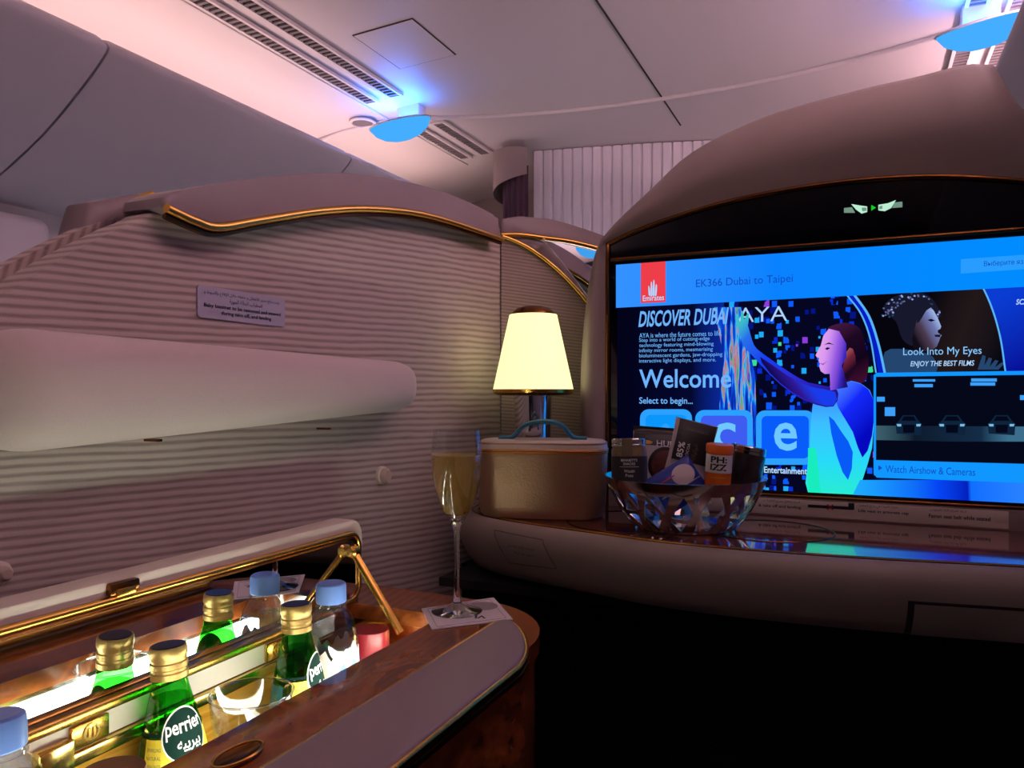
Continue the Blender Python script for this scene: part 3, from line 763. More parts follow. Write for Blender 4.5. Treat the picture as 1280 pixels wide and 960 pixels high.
# ---- champagne flute and paper mat
gx, gy = onZ(571, 766, ZC).xy
fl = thing('champagne_flute', (gx, gy, ZC), 'stemmed champagne flute of pale golden wine on a paper mat', 'glass')
zb = ZC + .0016
FO = [(0, 0), (.028, 0), (.0288, .0008), (.027, .0018), (.014, .0045), (.006, .009), (.0038, .016), (.0031, .03), (.0030, .075), (.0036, .090), (.0055, .098), (.0095, .104)]
BO = [(.0095, .104), (.0150, .112), (.0205, .124), (.0252, .140), (.0282, .157), (.0290, .170), (.0284, .184), (.0268, .199), (.0262, .2055)]
obj('stem', lathe(FO + [(.0, .106)], 36, (gx, gy, zb)), 'solid_glass', fl)
obj('bowl', lathe(BO, 48, (gx, gy, zb)), 'flute_glass', fl)
obj('rim', tube([(gx + .0262 * math.cos(R(a)), gy + .0262 * math.sin(R(a)), zb + .2055) for a in range(0, 360, 10)], .0006, 6, True), 'clear_glass', fl)
obj('wine', lathe([(0, .1075)] + [(r - .0008, z) for r, z in BO if .106 < z < .176] + [(.0279, .1775), (0, .1775)], 48, (gx, gy, zb)), 'wine', fl)
qp = [onZ(px, py, ZC) for px, py in ((527, 762), (617, 748), (641, 775), (540, 788))]
mt = thing('paper_mat', (qp[0] + qp[2]) / 2, 'small square white paper mat under the champagne flute', 'mat')
obj('paper', prism([p + Vector((0, 0, .0003)) for p in qp], (0, 0, .0010)), 'paper', mt)
cen = (qp[0] + qp[1] + qp[2] + qp[3]) / 4
inn = [cen + (p - cen) * .86 + Vector((0, 0, .0014)) for p in qp]
obj('border', tube(inn + [inn[0]], .0003, 4), 'print_grey', mt)
eu = (qp[3] - qp[2]).normalized()
obj('printed_mark', on_basis(fit('VL', .017, .011, .04), onZ(608, 771, ZC) + Vector((0, 0, .0015)), (-CS, -SN, 0), (SN, -CS, 0)), 'print_dark', mt)
obj('rosette', on_basis(disc(.018, .018, 0), onZ(603, 759, ZC) + Vector((0, 0, .00145)), (1, 0, 0), (0, 1, 0)), 'rosette_grey', mt)

# ================================================================ FRONT SHELF
ZS = E - .19
YS = 1.245                                   # plane of the screen
sp = [(.60, 1.02), (.35, .995), (.16, .975), (-.0125, .950), (-.20, .946), (-.326, .975), (-.45, 1.010), (-.52, 1.042), (-.565, 1.085), (-.585, 1.14), (-.59, 1.25)]
SPATH = smoothpath([(x, y, 0) for x, y in sp], 8)
shelf = thing('front_shelf', (-.1, 1.1, ZS - .09), 'curved wood topped shelf with cream leather edge under the screen', 'shelf')
inner = []
for i, p in enumerate(SPATH):
    a = SPATH[max(0, i - 1)]; b = SPATH[min(len(SPATH) - 1, i + 1)]; t = (b - a).normalized()
    inner.append(Vector((t.y, -t.x, 0)))      # points away from the passenger
NRM = [n if n.y > 0 or n.x > .5 else -n for n in inner]
topo = [p + n * .012 for p, n in zip(SPATH, NRM)]
tpoly = [(p.x, p.y, ZS - .012) for p in topo] + [(-.59, 1.43, ZS - .012), (.60, 1.43, ZS - .012)]
obj('shelf_top', prism(tpoly, (0, 0, .012)), 'shelf_wood', shelf, label='polished red brown wood top')
PR = [(.012, -.002), (.004, .0012), (-.004, .0005), (-.013, -.006), (-.018, -.018), (-.017, -.034), (-.012, -.050), (-.005, -.066), (.006, -.080), (.03, -.086), (.20, -.088)]
def fas(i, k, off=0):
    o, z = PR[k]; p = SPATH[i] + NRM[i] * (o - off); return Vector((p.x, p.y, ZS + z))
def fascia_at(x, z, off=0):
    i = min(range(len(SPATH)), key=lambda i: abs(SPATH[i].x - x) + (0 if SPATH[i].y < 1.12 else 9))
    j = i + 1 if SPATH[i].x > x else i - 1
    s = (x - SPATH[i].x) / (SPATH[j].x - SPATH[i].x) if 0 <= j < len(SPATH) and abs(SPATH[j].x - SPATH[i].x) > 1e-6 else 0
    p = SPATH[i].lerp(SPATH[j], s); n = NRM[i].lerp(NRM[j], s).normalized()
    for (o0, z0), (o1, z1) in zip(PR[2:], PR[3:]):
        if z1 <= z <= z0: o = o0 + (o1 - o0) * (z - z0) / (z1 - z0); break
    else: o = 0
    q = p + n * (o - off); return Vector((q.x, q.y, ZS + z))
obj('fascia', grid(lambda u, v: fas(round(u * (len(SPATH) - 1)), round(v * (len(PR) - 1))), len(SPATH) - 1, len(PR) - 1), 'fascia_leather', shelf, label='cream leather edge')
obj('gold_line', tube([p + n * .0135 + Vector((0, 0, ZS + .0006)) for p, n in zip(SPATH, NRM)], .0018, 6), 'gold', shelf)
obj('gold_line', tube([p + n * .004 + Vector((0, 0, ZS + .0012)) for p, n in zip(SPATH, NRM)], .0010, 6), 'dark_gold', shelf)
def fpanel(x0, x1, z0, z1, off, n=14, m=4): return grid(lambda u, v: fascia_at(x0 + (x1 - x0) * u, z0 + (z1 - z0) * v, off), n, m)
# drawer at the right and notice panel at the left
dr = obj('drawer_gap', fpanel(.045, .58, -.0375, -.079, .0008), 'seam_dark', shelf)
obj('drawer', fpanel(.051, .58, -.0405, -.080, .0032), 'fascia_leather', shelf)
pz = [(-.478, -.0105), (-.392, -.0125), (-.372, -.050), (-.455, -.055)]
loop = []
for (xa, za), (xb, zb_) in zip(pz, pz[1:] + pz[:1]):
    for k in range(6): loop.append(fascia_at(xa + (xb - xa) * k / 6, za + (zb_ - za) * k / 6, .001))
obj('panel_seam', tube(loop, .0007, 5, True), 'print_grey', shelf)
def ftext(body, x0, x1, z, h, mname, off=.0016, bold=0):
    me = fit(body, 1, h, bold)
    for v in me.vertices: v.co = fascia_at(x0 + (x1 - x0) * v.co.x, z + v.co.y, off)
    obj('lettering', me, mname, shelf)
ftext('Life vest under armrest', -.450, -.405, -.030, .005, 'print_grey')
ftext('Pull to open', -.440, -.405, -.040, .005, 'print_grey')
ftext('PULL TO OPEN', .165, .30, -.066, .006, 'print_dark', .0040)
# inlaid ring line in the wood (cup rest)
rc = onZ(985, 659, ZS); rc2 = onZ(785, 652, ZS)
for c_, r_ in ((Vector((-.115, 1.105, ZS)), .085), (Vector((-.30, 1.10, ZS)), .10)):
    obj('inlaid_ring', tube([(c_.x + r_ * math.cos(R(a)), c_.y + r_ * math.sin(R(a)), ZS + .0003) for a in range(0, 360, 8)], .0009, 5, True), 'dark_gold', shelf)
# foot well under the shelf, its shade put into the near-black colour
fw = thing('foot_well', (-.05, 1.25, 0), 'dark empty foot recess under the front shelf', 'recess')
obj('recess_back', box(-.60, .62, 1.46, 1.48, 0, ZS - .09), 'recess_shade', fw)
obj('recess_side', box(-.615, -.60, 1.15, 1.48, 0, ZS - .10), 'recess_shade', fw)
obj('recess_side', box(.60, .62, 1.02, 1.48, 0, ZS - .09), 'recess_shade', fw)
obj('recess_roof', box(-.585, .60, 1.02, 1.46, ZS - .105, ZS - .092), 'recess_shade', fw)

# ================================================================ SCREEN UNIT
unit = thing('screen_unit', (-.03, 1.35, ZS), 'large rounded beige shell framing the entertainment screen', 'screen unit')
n_ = 48
ilr = [(-.387, -.20), (-.387, -.05), (-.387, .10), (-.387, .235), (-.378, .252), (-.30, .277), (-.20, .298), (-.10, .309), (0, .312), (.10, .306), (.20, .288), (.30, .262), (.318, .245), (.32, .10), (.32, -.20)]
olr = [(-.458, -.20), (-.463, -.05), (-.458, .08), (-.436, .185), (-.396, .278), (-.335, .352), (-.262, .412), (-.15, .453), (-.035, .472), (.07, .482), (.178, .484), (.27, .40), (.34, .31), (.40, .12), (.40, -.20)]
il = smoothpath([(x, 0, z) for x, z in ilr], 4); ou = smoothpath([(x, 0, z) for x, z in olr], 4)
def shellf(u, v):
    i = round(u * (len(il) - 1)); a, b = il[i], ou[i]
    s = min(1, v / .7)
    bul = math.sin(s * math.pi / 2)
    yb = 1.33 + (.13 if b.x > .2 else 0)
    p = a.lerp(b, s ** .8); y = YS - .002 + (yb - YS) * (1 - math.cos(s * math.pi / 2)) * 1.0 - .028 * math.sin(s * math.pi)
    if v > .7: y = yb + (v - .7) / .3 * .16; p = b.lerp(Vector((0, 0, 0)), (v - .7) * .12)
    return (p.x, y, E + p.z)
obj('shell', grid(shellf, len(il) - 1, 20, smooth=60), 'shell_beige', unit)
gl = [(p.x, YS, E + p.z) for p in il]
obj('black_glass', prism(gl, (0, .01, 0)), 'black_glass', unit)
obj('gold_frame', tube([(p.x, YS - .002, E + p.z) for p in il], .0042, 8), 'dark_gold', unit)
obj('frame_shine', tube([(-.3862, YS - .006, E + z) for z in (-.05, 0, .05, .13)], .0016, 6), 'gold', unit)
SX0, SX1, SZ0, SZ1 = -.371, .304, E - .1515, E + .212
obj('gold_line', tube([(SX0 - .01, YS - .003, SZ1 + .010), (SX1 + .01, YS - .003, SZ1 + .010)], .0034, 8), 'dark_gold', unit)
obj('gold_line', tube([(SX0 - .01, YS - .003, SZ0 - .007), (SX1 + .01, YS - .003, SZ0 - .007)], .0030, 8), 'dark_gold', unit)
obj('sill', box(-.385, .32, YS - .006, YS + .02, ZS - .002, SZ0 - .010, .002), 'shell_beige', unit)
obj('placard', box(-.26, .185, YS - .0075, YS - .005, ZS + .002, SZ0 - .012, .001), 'cream', unit)
def utext(body, px0, px1, py, h, mname, bold=0):
    a, b = onY(px0, py, YS - .0078), onY(px1, py, YS - .0078)
    obj('lettering', on_basis(fit(body, b.x - a.x, h, bold), a, (1, 0, 0), (0, 0, 1)), mname, unit)
hh = .0055
utext('& take off and landing', 948, 1001, 634, hh, 'print_dark', .02); utext(arabic('الرجاء إغلاق جميع الطاولات'), 954, 1000, 628, hh, 'print_dark')
utext('Life vest in armrest cap', 1073, 1136, 641, hh, 'print_dark', .02); utext(arabic('سترة النجاة في ذراع المقعد'), 1074, 1122, 634.5, hh, 'print_dark')
utext('Fasten seat belt while seated', 1161, 1238, 647, hh, 'print_dark', .02); utext(arabic('اربط الحزام أثناء الجلوس'), 1162, 1208, 639.5, hh, 'print_dark')
a = onY(1010, 633, YS - .0078); b = onY(1066, 635, YS - .0078)
obj('belt_pictogram', join(box(a.x, b.x, YS - .0082, YS - .0074, a.z - .0015, a.z + .003), box(b.x - .006, b.x + .002, YS - .0083, YS - .0074, a.z - .001, a.z + .0085)), 'print_dark', unit)
mx_ = (a.x + b.x) / 2
obj('cross_mark', join(*[xf(box(-.0055, .0055, -.0004, .0004, -.001, .001), Matrix.Translation((mx_, YS - .0084, a.z + .0008)) @ Matrix.Rotation(R(s * 42), 4, 'Y')) for s in (-1, 1)]), 'print_red', unit)

# ---- seat-belt sign above the screen
LAY = .0003
emit('belt_glow', (200, 255, 226), .85); emit('belt_dim', (150, 190, 170), .55); emit('belt_green', (20, 220, 40), .8)
def spoly(pts, lay): return flat([onY(px, py, YS - LAY * lay - .0002) for px, py in pts])
sign = thing('belt_sign', onY(1092, 265, YS), 'lit fasten seat belt sign of two buckle halves in black glass', 'sign')
obj('buckle', spoly([(1064, 255), (1076, 257), (1084, 258), (1084, 265), (1077, 267), (1070, 262)], 2), 'belt_glow', sign)
obj('strap', spoly([(1055, 260), (1065, 259), (1069, 266), (1055, 266)], 2), 'belt_dim', sign)
obj('buckle_slot', spoly([(1077, 259.5), (1083, 259.5), (1083, 263.5), (1078, 264)], 3), 'belt_dim', sign)
obj('arrow', spoly([(1089, 256), (1089, 263.5), (1095, 259.5)], 2), 'belt_green', sign)
obj('buckle', spoly([(1098, 256), (1110, 254), (1120, 250), (1114, 260), (1106, 264), (1098, 263)], 2), 'belt_glow', sign)
obj('strap', spoly([(1118, 253), (1128, 252), (1128, 259), (1115, 260)], 2), 'belt_dim', sign)
obj('buckle_slot', spoly([(1099, 258), (1103, 257), (1103, 261), (1099, 261.5)], 3), 'belt_dim', sign)

# ---- display and what it shows
SC = 1.0
for nm, c_ in dict(hdr=(10, 132, 255), navy=(4, 6, 34), red=(238, 62, 74), txt=(110, 180, 255), txtw=(176, 214, 255), hdrtxt=(16, 74, 190), icon_c=(10, 150, 250), icon_p=(62, 92, 240), icon_b=(8, 92, 250), icon_rim=(44, 160, 255), glyph=(110, 200, 255), skin_b=(30, 70, 235), skin_p=(196, 150, 250), skin_d=(40, 16, 130), hair=(36, 12, 34), hair_r=(104, 26, 50), dress=(30, 190, 252), dress_g=(24, 236, 190), dress_b=(6, 30, 250), film=(12, 8, 20), film_skin=(96, 100, 150), film_skin2=(150, 170, 226), film_hair=(24, 24, 44), film_cloth=(36, 70, 110), right_blue=(10, 22, 190), strip=(16, 150, 255), strip2=(8, 90, 246), strip3=(4, 30, 200), cam=(4, 8, 24), cam_floor=(16, 40, 60), car=(14, 36, 60), car_l=(120, 190, 230), cam_l=(60, 160, 250), arc_l=(90, 180, 250), brown=(34, 22, 26), btn=(40, 156, 255), lip=(150, 80, 190), border=(140, 200, 255)).items():
    emit('scr_' + nm, c_, SC)
tv = thing('entertainment_screen', ((SX0 + SX1) / 2, YS - .001, SZ0), 'bright blue entertainment screen showing welcome page and girl touching light display', 'screen')
def scene_bokeh():
    m = bpy.data.materials.new('scr_bokeh'); m.use_nodes = True; t = m.node_tree; t.nodes.clear(); MATS['scr_bokeh'] = m; g = N(t)
    o = g.node('OutputMaterial'); e = g.node('Emission'); tc = g.node('TexCoord')
    v = g.node('TexVoronoi', distance='CHEBYCHEV'); v.inputs['Scale'].default_value = 110; v.inputs['Randomness'].default_value = .9
    t.links.new(g.mapping(tc.outputs['Object'], (1, 1, .8)), v.inputs['Vector'])
    big = g.noise(tc.outputs['Object'], 14, 2).outputs['Fac']
    sp_ = g.node('SeparateColor'); t.links.new(v.outputs['Color'], sp_.inputs[0])
    on = g.math('GREATER_THAN', g.math('MULTIPLY_ADD', big, .9, sp_.outputs[0]), .76)
    core = g.math('LESS_THAN', v.outputs['Distance'], g.math('MULTIPLY_ADD', sp_.outputs[2], .34, .14))
    hue = g.ramp(sp_.outputs[1], [(0, lin((4, 20, 130))), (.3, lin((6, 44, 210))), (.6, lin((14, 90, 250))), (.84, lin((30, 170, 245))), (.94, lin((140, 60, 220))), (.98, lin((60, 220, 150)))], 'CONSTANT')
    mx = g.node('MixRGB'); t.links.new(g.math('MULTIPLY', on, core), mx.inputs[0]); mx.inputs[1].default_value = (*lin((4, 6, 34)), 1); t.links.new(hue, mx.inputs[2])
    t.links.new(mx.outputs[0], e.inputs[0]); t.links.new(e.outputs[0], o.inputs[0])
    m = bpy.data.materials.new('scr_streak'); m.use_nodes = True; t = m.node_tree; t.nodes.clear(); MATS['scr_streak'] = m; g = N(t)
    o = g.node('OutputMaterial'); e = g.node('Emission'); tc = g.node('TexCoord')
    n = g.noise(g.mapping(tc.outputs['Object'], (160, 1, 14), (0, R(-5), 0)), 1, 4, .3).outputs['Fac']
    t.links.new(g.ramp(n, [(.25, lin((4, 10, 60))), (.38, lin((10, 40, 170))), (.48, lin((16, 84, 236))), (.53, lin((60, 190, 230))), (.57, lin((214, 70, 130))), (.61, lin((30, 190, 120))), (.66, lin((20, 60, 210))), (.74, lin((250, 110, 80))), (.82, lin((20, 60, 200)))]), e.inputs[0])
    t.links.new(e.outputs[0], o.inputs[0])
    m = bpy.data.materials.new('scr_dress'); m.use_nodes = True; t = m.node_tree; t.nodes.clear(); MATS['scr_dress'] = m; g = N(t)
    o = g.node('OutputMaterial'); e = g.node('Emission'); tc = g.node('TexCoord'); s_ = g.node('SeparateXYZ'); t.links.new(tc.outputs['Object'], s_.inputs[0])
    f = g.math('MULTIPLY', g.math('SUBTRACT', s_.outputs[2], SZ0), 1 / .15)
    t.links.new(g.ramp(f, [(0, lin((40, 236, 210))), (.35, lin((40, 216, 250))), (.7, lin((60, 190, 255))), (1, lin((60, 130, 255)))]), e.inputs[0])
    t.links.new(e.outputs[0], o.inputs[0])
scene_bokeh()
def grad(name, a, b, stops):
    """a picture colour that runs from one spot of the display to another"""
    A_, B_ = onY(*a, YS), onY(*b, YS); d = B_ - A_; L2 = d.x * d.x + d.z * d.z
    m = bpy.data.materials.new(name); m.use_nodes = True; t = m.node_tree; t.nodes.clear(); MATS[name] = m; g = N(t)
    o = g.node('OutputMaterial'); e = g.node('Emission'); tc = g.node('TexCoord'); sp_ = g.node('SeparateXYZ'); t.links.new(tc.outputs['Object'], sp_.inputs[0])
    f = g.math('ADD', g.math('MULTIPLY', g.math('SUBTRACT', sp_.outputs[0], A_.x), d.x / L2), g.math('MULTIPLY', g.math('SUBTRACT', sp_.outputs[2], A_.z), d.z / L2))
    t.links.new(g.ramp(f, [(p, lin(c)) for p, c in stops]), e.inputs[0]); t.links.new(e.outputs[0], o.inputs[0])
grad('scr_hdr', (777, 350), (1250, 330), [(0, (52, 146, 255)), (.2, (40, 140, 255)), (.45, (10, 130, 255)), (1, (0, 140, 255))])
grad('scr_navy', (785, 450), (935, 450), [(0, (3, 3, 26)), (.55, (5, 8, 46)), (.8, (10, 40, 150)), (1, (8, 16, 70))])
grad('scr_arm', (926, 404), (1046, 500), [(0, (60, 190, 200)), (.12, (40, 110, 235)), (.35, (22, 62, 240)), (.7, (44, 36, 200)), (1, (36, 16, 120))])
grad('scr_armshade', (962, 462), (985, 446), [(0, (20, 10, 84)), (.5, (46, 24, 150)), (1, (24, 60, 236))])
grad('scr_face', (1020, 440), (1062, 446), [(0, (232, 170, 236)), (.3, (214, 150, 240)), (.6, (150, 90, 226)), (.85, (60, 40, 190)), (1, (30, 20, 120))])
grad('scr_hairg', (1040, 404), (1086, 470), [(0, (70, 26, 66)), (.35, (30, 8, 34)), (.7, (16, 4, 26)), (1, (60, 14, 44))])
grad('scr_hairs', (1052, 440), (1070, 456), [(0, (176, 90, 90)), (.5, (110, 34, 56)), (1, (30, 8, 34))])
grad('scr_sleeve', (1042, 490), (1094, 530), [(0, (70, 120, 255)), (.4, (20, 40, 250)), (1, (4, 8, 190))])
grad('scr_filmface', (1142, 420), (1178, 404), [(0, (18, 12, 22)), (.35, (74, 58, 78)), (.7, (110, 120, 176)), (1, (170, 196, 244))])
grad('scr_filmbg', (1150, 400), (1256, 430), [(0, (6, 5, 14)), (.5, (34, 24, 26)), (.8, (24, 18, 24)), (1, (8, 8, 18))])
grad('scr_right', (1236, 380), (1290, 460), [(0, (10, 60, 210)), (1, (8, 8, 150))])
grad('scr_camfloor', (1095, 545), (1260, 548), [(0, (60, 96, 110)), (.3, (14, 26, 44)), (.8, (20, 44, 70)), (1, (60, 110, 140))])
grad('scr_stripg', (1070, 612), (1280, 615), [(0, (30, 170, 255)), (.5, (6, 70, 246)), (.68, (4, 30, 190)), (.7, (16, 110, 255)), (1, (40, 130, 255))])
disp = obj('display', box(SX0, SX1, YS - .0006, YS + .002, SZ0, SZ1), 'scr_navy', tv)
def S(name, pts, lay, m, sm=0):
    P = [onY(px, py, YS - .0006 - LAY * lay) for px, py in pts]
    if sm: P = smoothpath(P, sm, True)
    P = [Vector((min(max(p.x, SX0), SX1), p.y, min(max(p.z, SZ0), SZ1))) for p in P]
    return obj(name, flat(P), m, disp)
def top_y(px): return 330 - (px - 777) * .0715
def hdr_y(px): return 384.5 - (px - 777) * .0515
def T(body, px0, px1, py, hpx, lay, m, bold=0, shear=0, vert=None):
    """screen lettering: left and right ends in view, baseline at the left end, letter height in view"""
    Yp = YS - .0006 - LAY * lay
    a = onY(px0, py, Yp); b = onY(px1, py, Yp); h = onY(px0, py - hpx, Yp).z - a.z
    me = fit(body, b.x - a.x, h, bold, shear, 3)
    for v in me.vertices: v.co.x = min(v.co.x, SX1 - a.x)
    return obj('screen_text', on_basis(me, a, (1, 0, 0), (0, 0, 1)), m, disp)
S('bokeh_picture', [(905, 330), (1100, 330), (1100, 680), (905, 680)], 1, 'scr_bokeh')
S('light_streak', [(893, 384), (912, 384), (930, 450), (945, 560), (958, 612), (905, 612), (898, 520), (905, 450)], 2, 'scr_streak')
S('light_streak', [(905, 384), (926, 384), (944, 470), (948, 600), (926, 600), (918, 480)], 3, 'scr_streak')
S('header_bar', [(770, 300), (1400, 250), (1400, 352.5), (770, 384.8)], 23, 'scr_hdr')
S('logo_field', [(801, 322), (832, 322), (832, 377.5), (801, 379)], 24, 'scr_red')
for k, (dx, hgt) in enumerate(((-4, 12), (-1.5, 17), (1, 19), (3.5, 14))):
    S('logo_flourish', [(816 + dx - 1.1, 369), (816 + dx + 1.1, 369), (816 + dx * 1.25 + .9, 371 - hgt), (816 + dx * 1.25 - .6, 370 - hgt)], 25, 'scr_txtw', 2)
T('Emirates', 803.5, 830, 376.5, 7, 25, 'scr_txtw', .01)
T('EK366 Dubai to Taipei', 870, 991, 362, 12.5, 25, 'scr_hdrtxt')
T('DISCOVER DUBAI', 798, 911, 409, 20, 6, 'scr_txt', .02, .25)
T('AYA', 922, 984, 403, 18, 9, 'scr_txtw', -.008)
for k, ln in enumerate(['AYA is where the future comes to life.', 'Step into a world of cutting-edge', 'technology featuring mind-blowing', 'infinity mirror rooms, mesmerising', 'bioluminescent gardens, jaw-dropping', 'interactive light displays, and more.']):
    T(ln, 799, (902, 887, 892, 891, 903, 895)[k], 422.5 + 6.45 * k, 6.0, 6, 'scr_txt', 0)
T('Welcome', 799, 914, 485, 23, 6, 'scr_txt', .012)
T('Select to begin...', 799, 866, 507, 10.5, 6, 'scr_txt', .012)
def icon(px0, px1, py0, py1, m, inner_, glyph):
    def rr(a, b, c_, d_, r): return [(x, y) for x, y in rrect(a, b, c_, d_, r, 5)]
    S('icon_rim', rr(px0, px1, py0, py1, 11), 7, 'scr_icon_rim'); S('icon_tile', rr(px0 + 7, px1 - 7, py0 + 7, py1 - 8, 6), 8, m)
    if glyph: T(glyph, (px0 + px1) / 2 - 14, (px0 + px1) / 2 + 15, py1 - 18, 35, 9, 'scr_glyph', .015)
icon(800, 865, 511.5, 580, 'scr_icon_c', None, None)
icon(869, 941, 512.5, 581, 'scr_icon_p', None, 'c')
icon(945, 1018, 513, 581, 'scr_icon_b', None, 'e')
S('icon_glyph', [(826, 535), (832, 529), (838, 535), (836, 545), (828, 545)], 9, 'scr_icon_rim', 2)
T('Entertainment', 955, 1009, 591, 8, 8, 'scr_txtw', .02)
# the girl reaching up
S('girl_arm', [(924, 406), (929, 398), (934, 404), (940, 425), (946, 436), (962, 448), (985, 464), (1010, 478), (1040, 484), (1048, 492), (1042, 508), (1020, 506), (990, 492), (962, 468), (940, 444), (928, 430)], 10.8, 'scr_arm', 2)
S('girl_arm_shade', [(950, 446), (985, 470), (1015, 484), (1044, 490), (1042, 507), (1020, 504), (990, 490), (962, 466)], 11.2, 'scr_armshade', 2)
S('girl_dress', [(1040, 478), (1062, 474), (1080, 482), (1092, 500), (1090, 560), (1078, 600), (1073, 640), (1010, 640), (1012, 560), (1016, 505), (1030, 498)], 9.4, 'scr_dress', 2)
S('dress_fold', [(1052, 478), (1076, 480), (1092, 500), (1090, 545), (1078, 572), (1066, 540), (1048, 510), (1044, 492)], 10.2, 'scr_sleeve', 2)
S('dress_fold', [(1036, 520), (1052, 540), (1066, 565), (1060, 600), (1046, 570)], 9.8, 'scr_strip2', 2)
S('dress_glow', [(1010, 560), (1020, 560), (1026, 640), (1010, 640)], 9.8, 'scr_dress_g')
S('girl_hair', [(1034, 412), (1046, 405), (1062, 404), (1076, 412), (1082, 432), (1086, 456), (1080, 478), (1064, 476), (1052, 478), (1056, 450), (1048, 425)], 12, 'scr_hairg', 3)
S('hair_shine', [(1058, 440), (1066, 436), (1070, 456), (1060, 474), (1052, 474)], 13, 'scr_hairs', 2)
S('girl_face', [(1036, 411), (1029, 420), (1026, 432), (1022, 439), (1019.5, 444), (1021, 446.5), (1024, 447.5), (1023, 451), (1025, 454.5), (1024, 458), (1026, 464), (1031, 467.5), (1040, 467), (1050, 461), (1058, 447), (1058, 430), (1049, 414)], 14, 'scr_face')
S('finger', [(922, 410), (919, 398), (921, 392), (924, 400), (927, 408)], 10, 'scr_arm', 2); S('finger', [(926, 404), (926, 392), (929, 389), (930, 404)], 10, 'scr_arm', 2); S('finger', [(930, 404), (933, 394), (936, 392), (935, 406)], 10, 'scr_arm', 2)
S('girl_neck', [(1037, 462), (1052, 456), (1060, 484), (1038, 488)], 13, 'scr_face')
S('girl_eye', [(1031, 436), (1034, 434), (1038, 435), (1034, 437.5)], 16, 'scr_hair'); S('girl_brow', [(1030, 431), (1036, 428), (1043, 431), (1036, 430)], 16, 'scr_hair')
S('girl_mouth', [(1024.5, 454), (1029, 454.5), (1034, 451), (1029, 456.5)], 16, 'scr_lip')
# film panel under a bright arc
S('film_picture', [(1060, 360), (1230, 340), (1250, 410), (1258, 466), (1092, 466), (1088, 430)], 17, 'scr_filmbg')
S('film_hair', [(1104, 388), (1112, 374), (1130, 367), (1150, 366), (1166, 374), (1177, 396), (1164, 392), (1154, 394), (1148, 412), (1142, 432), (1128, 424), (1120, 402)], 18, 'scr_film_hair', 3)
random.seed(3)
for k in range(60):
    a = random.uniform(R(-10), R(190)); r_ = random.uniform(.66, 1.04); x = 1140 + 36 * r_ * math.cos(a); y = 394 - 26 * r_ * math.sin(a)
    S('hair_curl', [(x - 1.5, y), (x, y - 1.2), (x + 1.5, y), (x, y + 1.2)], 19, random.choice(['scr_film_skin', 'scr_film_skin', 'scr_film_cloth', 'scr_film_skin2']), 2)
S('film_face', [(1151, 379), (1160, 381), (1167, 388), (1172, 397), (1176.5, 408), (1175.5, 411), (1172, 413), (1172.5, 416), (1177, 419), (1175, 422.5), (1174, 426), (1171, 433), (1165, 438), (1155, 439), (1143, 438), (1140, 425), (1145, 404)], 19, 'scr_filmface')
S('film_hair', [(1146, 404), (1147, 384), (1153, 376), (1166, 382), (1158, 388), (1152, 398)], 20, 'scr_film_hair', 2)
S('film_eye', [(1159, 400), (1164, 398.5), (1169, 400.5), (1164, 402)], 20, 'scr_film'); S('film_lips', [(1168, 418.5), (1176, 418), (1175, 421.5), (1169, 421)], 20, 'scr_brown')
S('film_cloth', [(1106, 440), (1124, 436), (1150, 440), (1166, 446), (1170, 466), (1108, 466)], 19, 'scr_film_cloth', 2)
for k in range(4): S('film_finger', [(1222 + k * 6, 462), (1228 + k * 8, 444 + k * 3), (1232 + k * 8, 445 + k * 3), (1230 + k * 6, 462)], 19, 'scr_film_cloth')
S('right_field', [(1228, 352), (1400, 330), (1400, 470), (1257, 466), (1250, 410)], 19, 'scr_right')
def sarc(pts, wd, lay, m):
    P = smoothpath([(a, b, 0) for a, b in pts], 5); Lp = []; Rp = []
    for i, p in enumerate(P):
        t_ = (P[min(i + 1, len(P) - 1)] - P[max(i - 1, 0)]).normalized(); nn = Vector((-t_.y, t_.x, 0)) * wd / 2
        Lp.append((p.x + nn.x, p.y + nn.y)); Rp.append((p.x - nn.x, p.y - nn.y))
    S('light_arc', Lp + Rp[::-1], lay, m)
sarc([(1058, 362), (1076, 384), (1092, 420), (1102, 466)], 8, 21, 'scr_strip3'); sarc([(1058, 368), (1076, 392), (1088, 424), (1095, 466)], 2, 22, 'scr_arc_l'); sarc([(1066, 366), (1086, 395), (1098, 430), (1106, 466)], 3, 22, 'scr_arc_l')
sarc([(1220, 342), (1238, 380), (1250, 420), (1257, 466)], 2.2, 22, 'scr_arc_l')
T('Look Into My Eyes', 1129, 1227, 447, 12, 23, 'scr_border', 0)
T('ENJOY THE BEST FILMS', 1138, 1218, 460, 8.5, 23, 'scr_txtw', .01, .2)
T('SCAN', 1270, 1292, 381, 7, 23, 'scr_txtw', .02, .2)
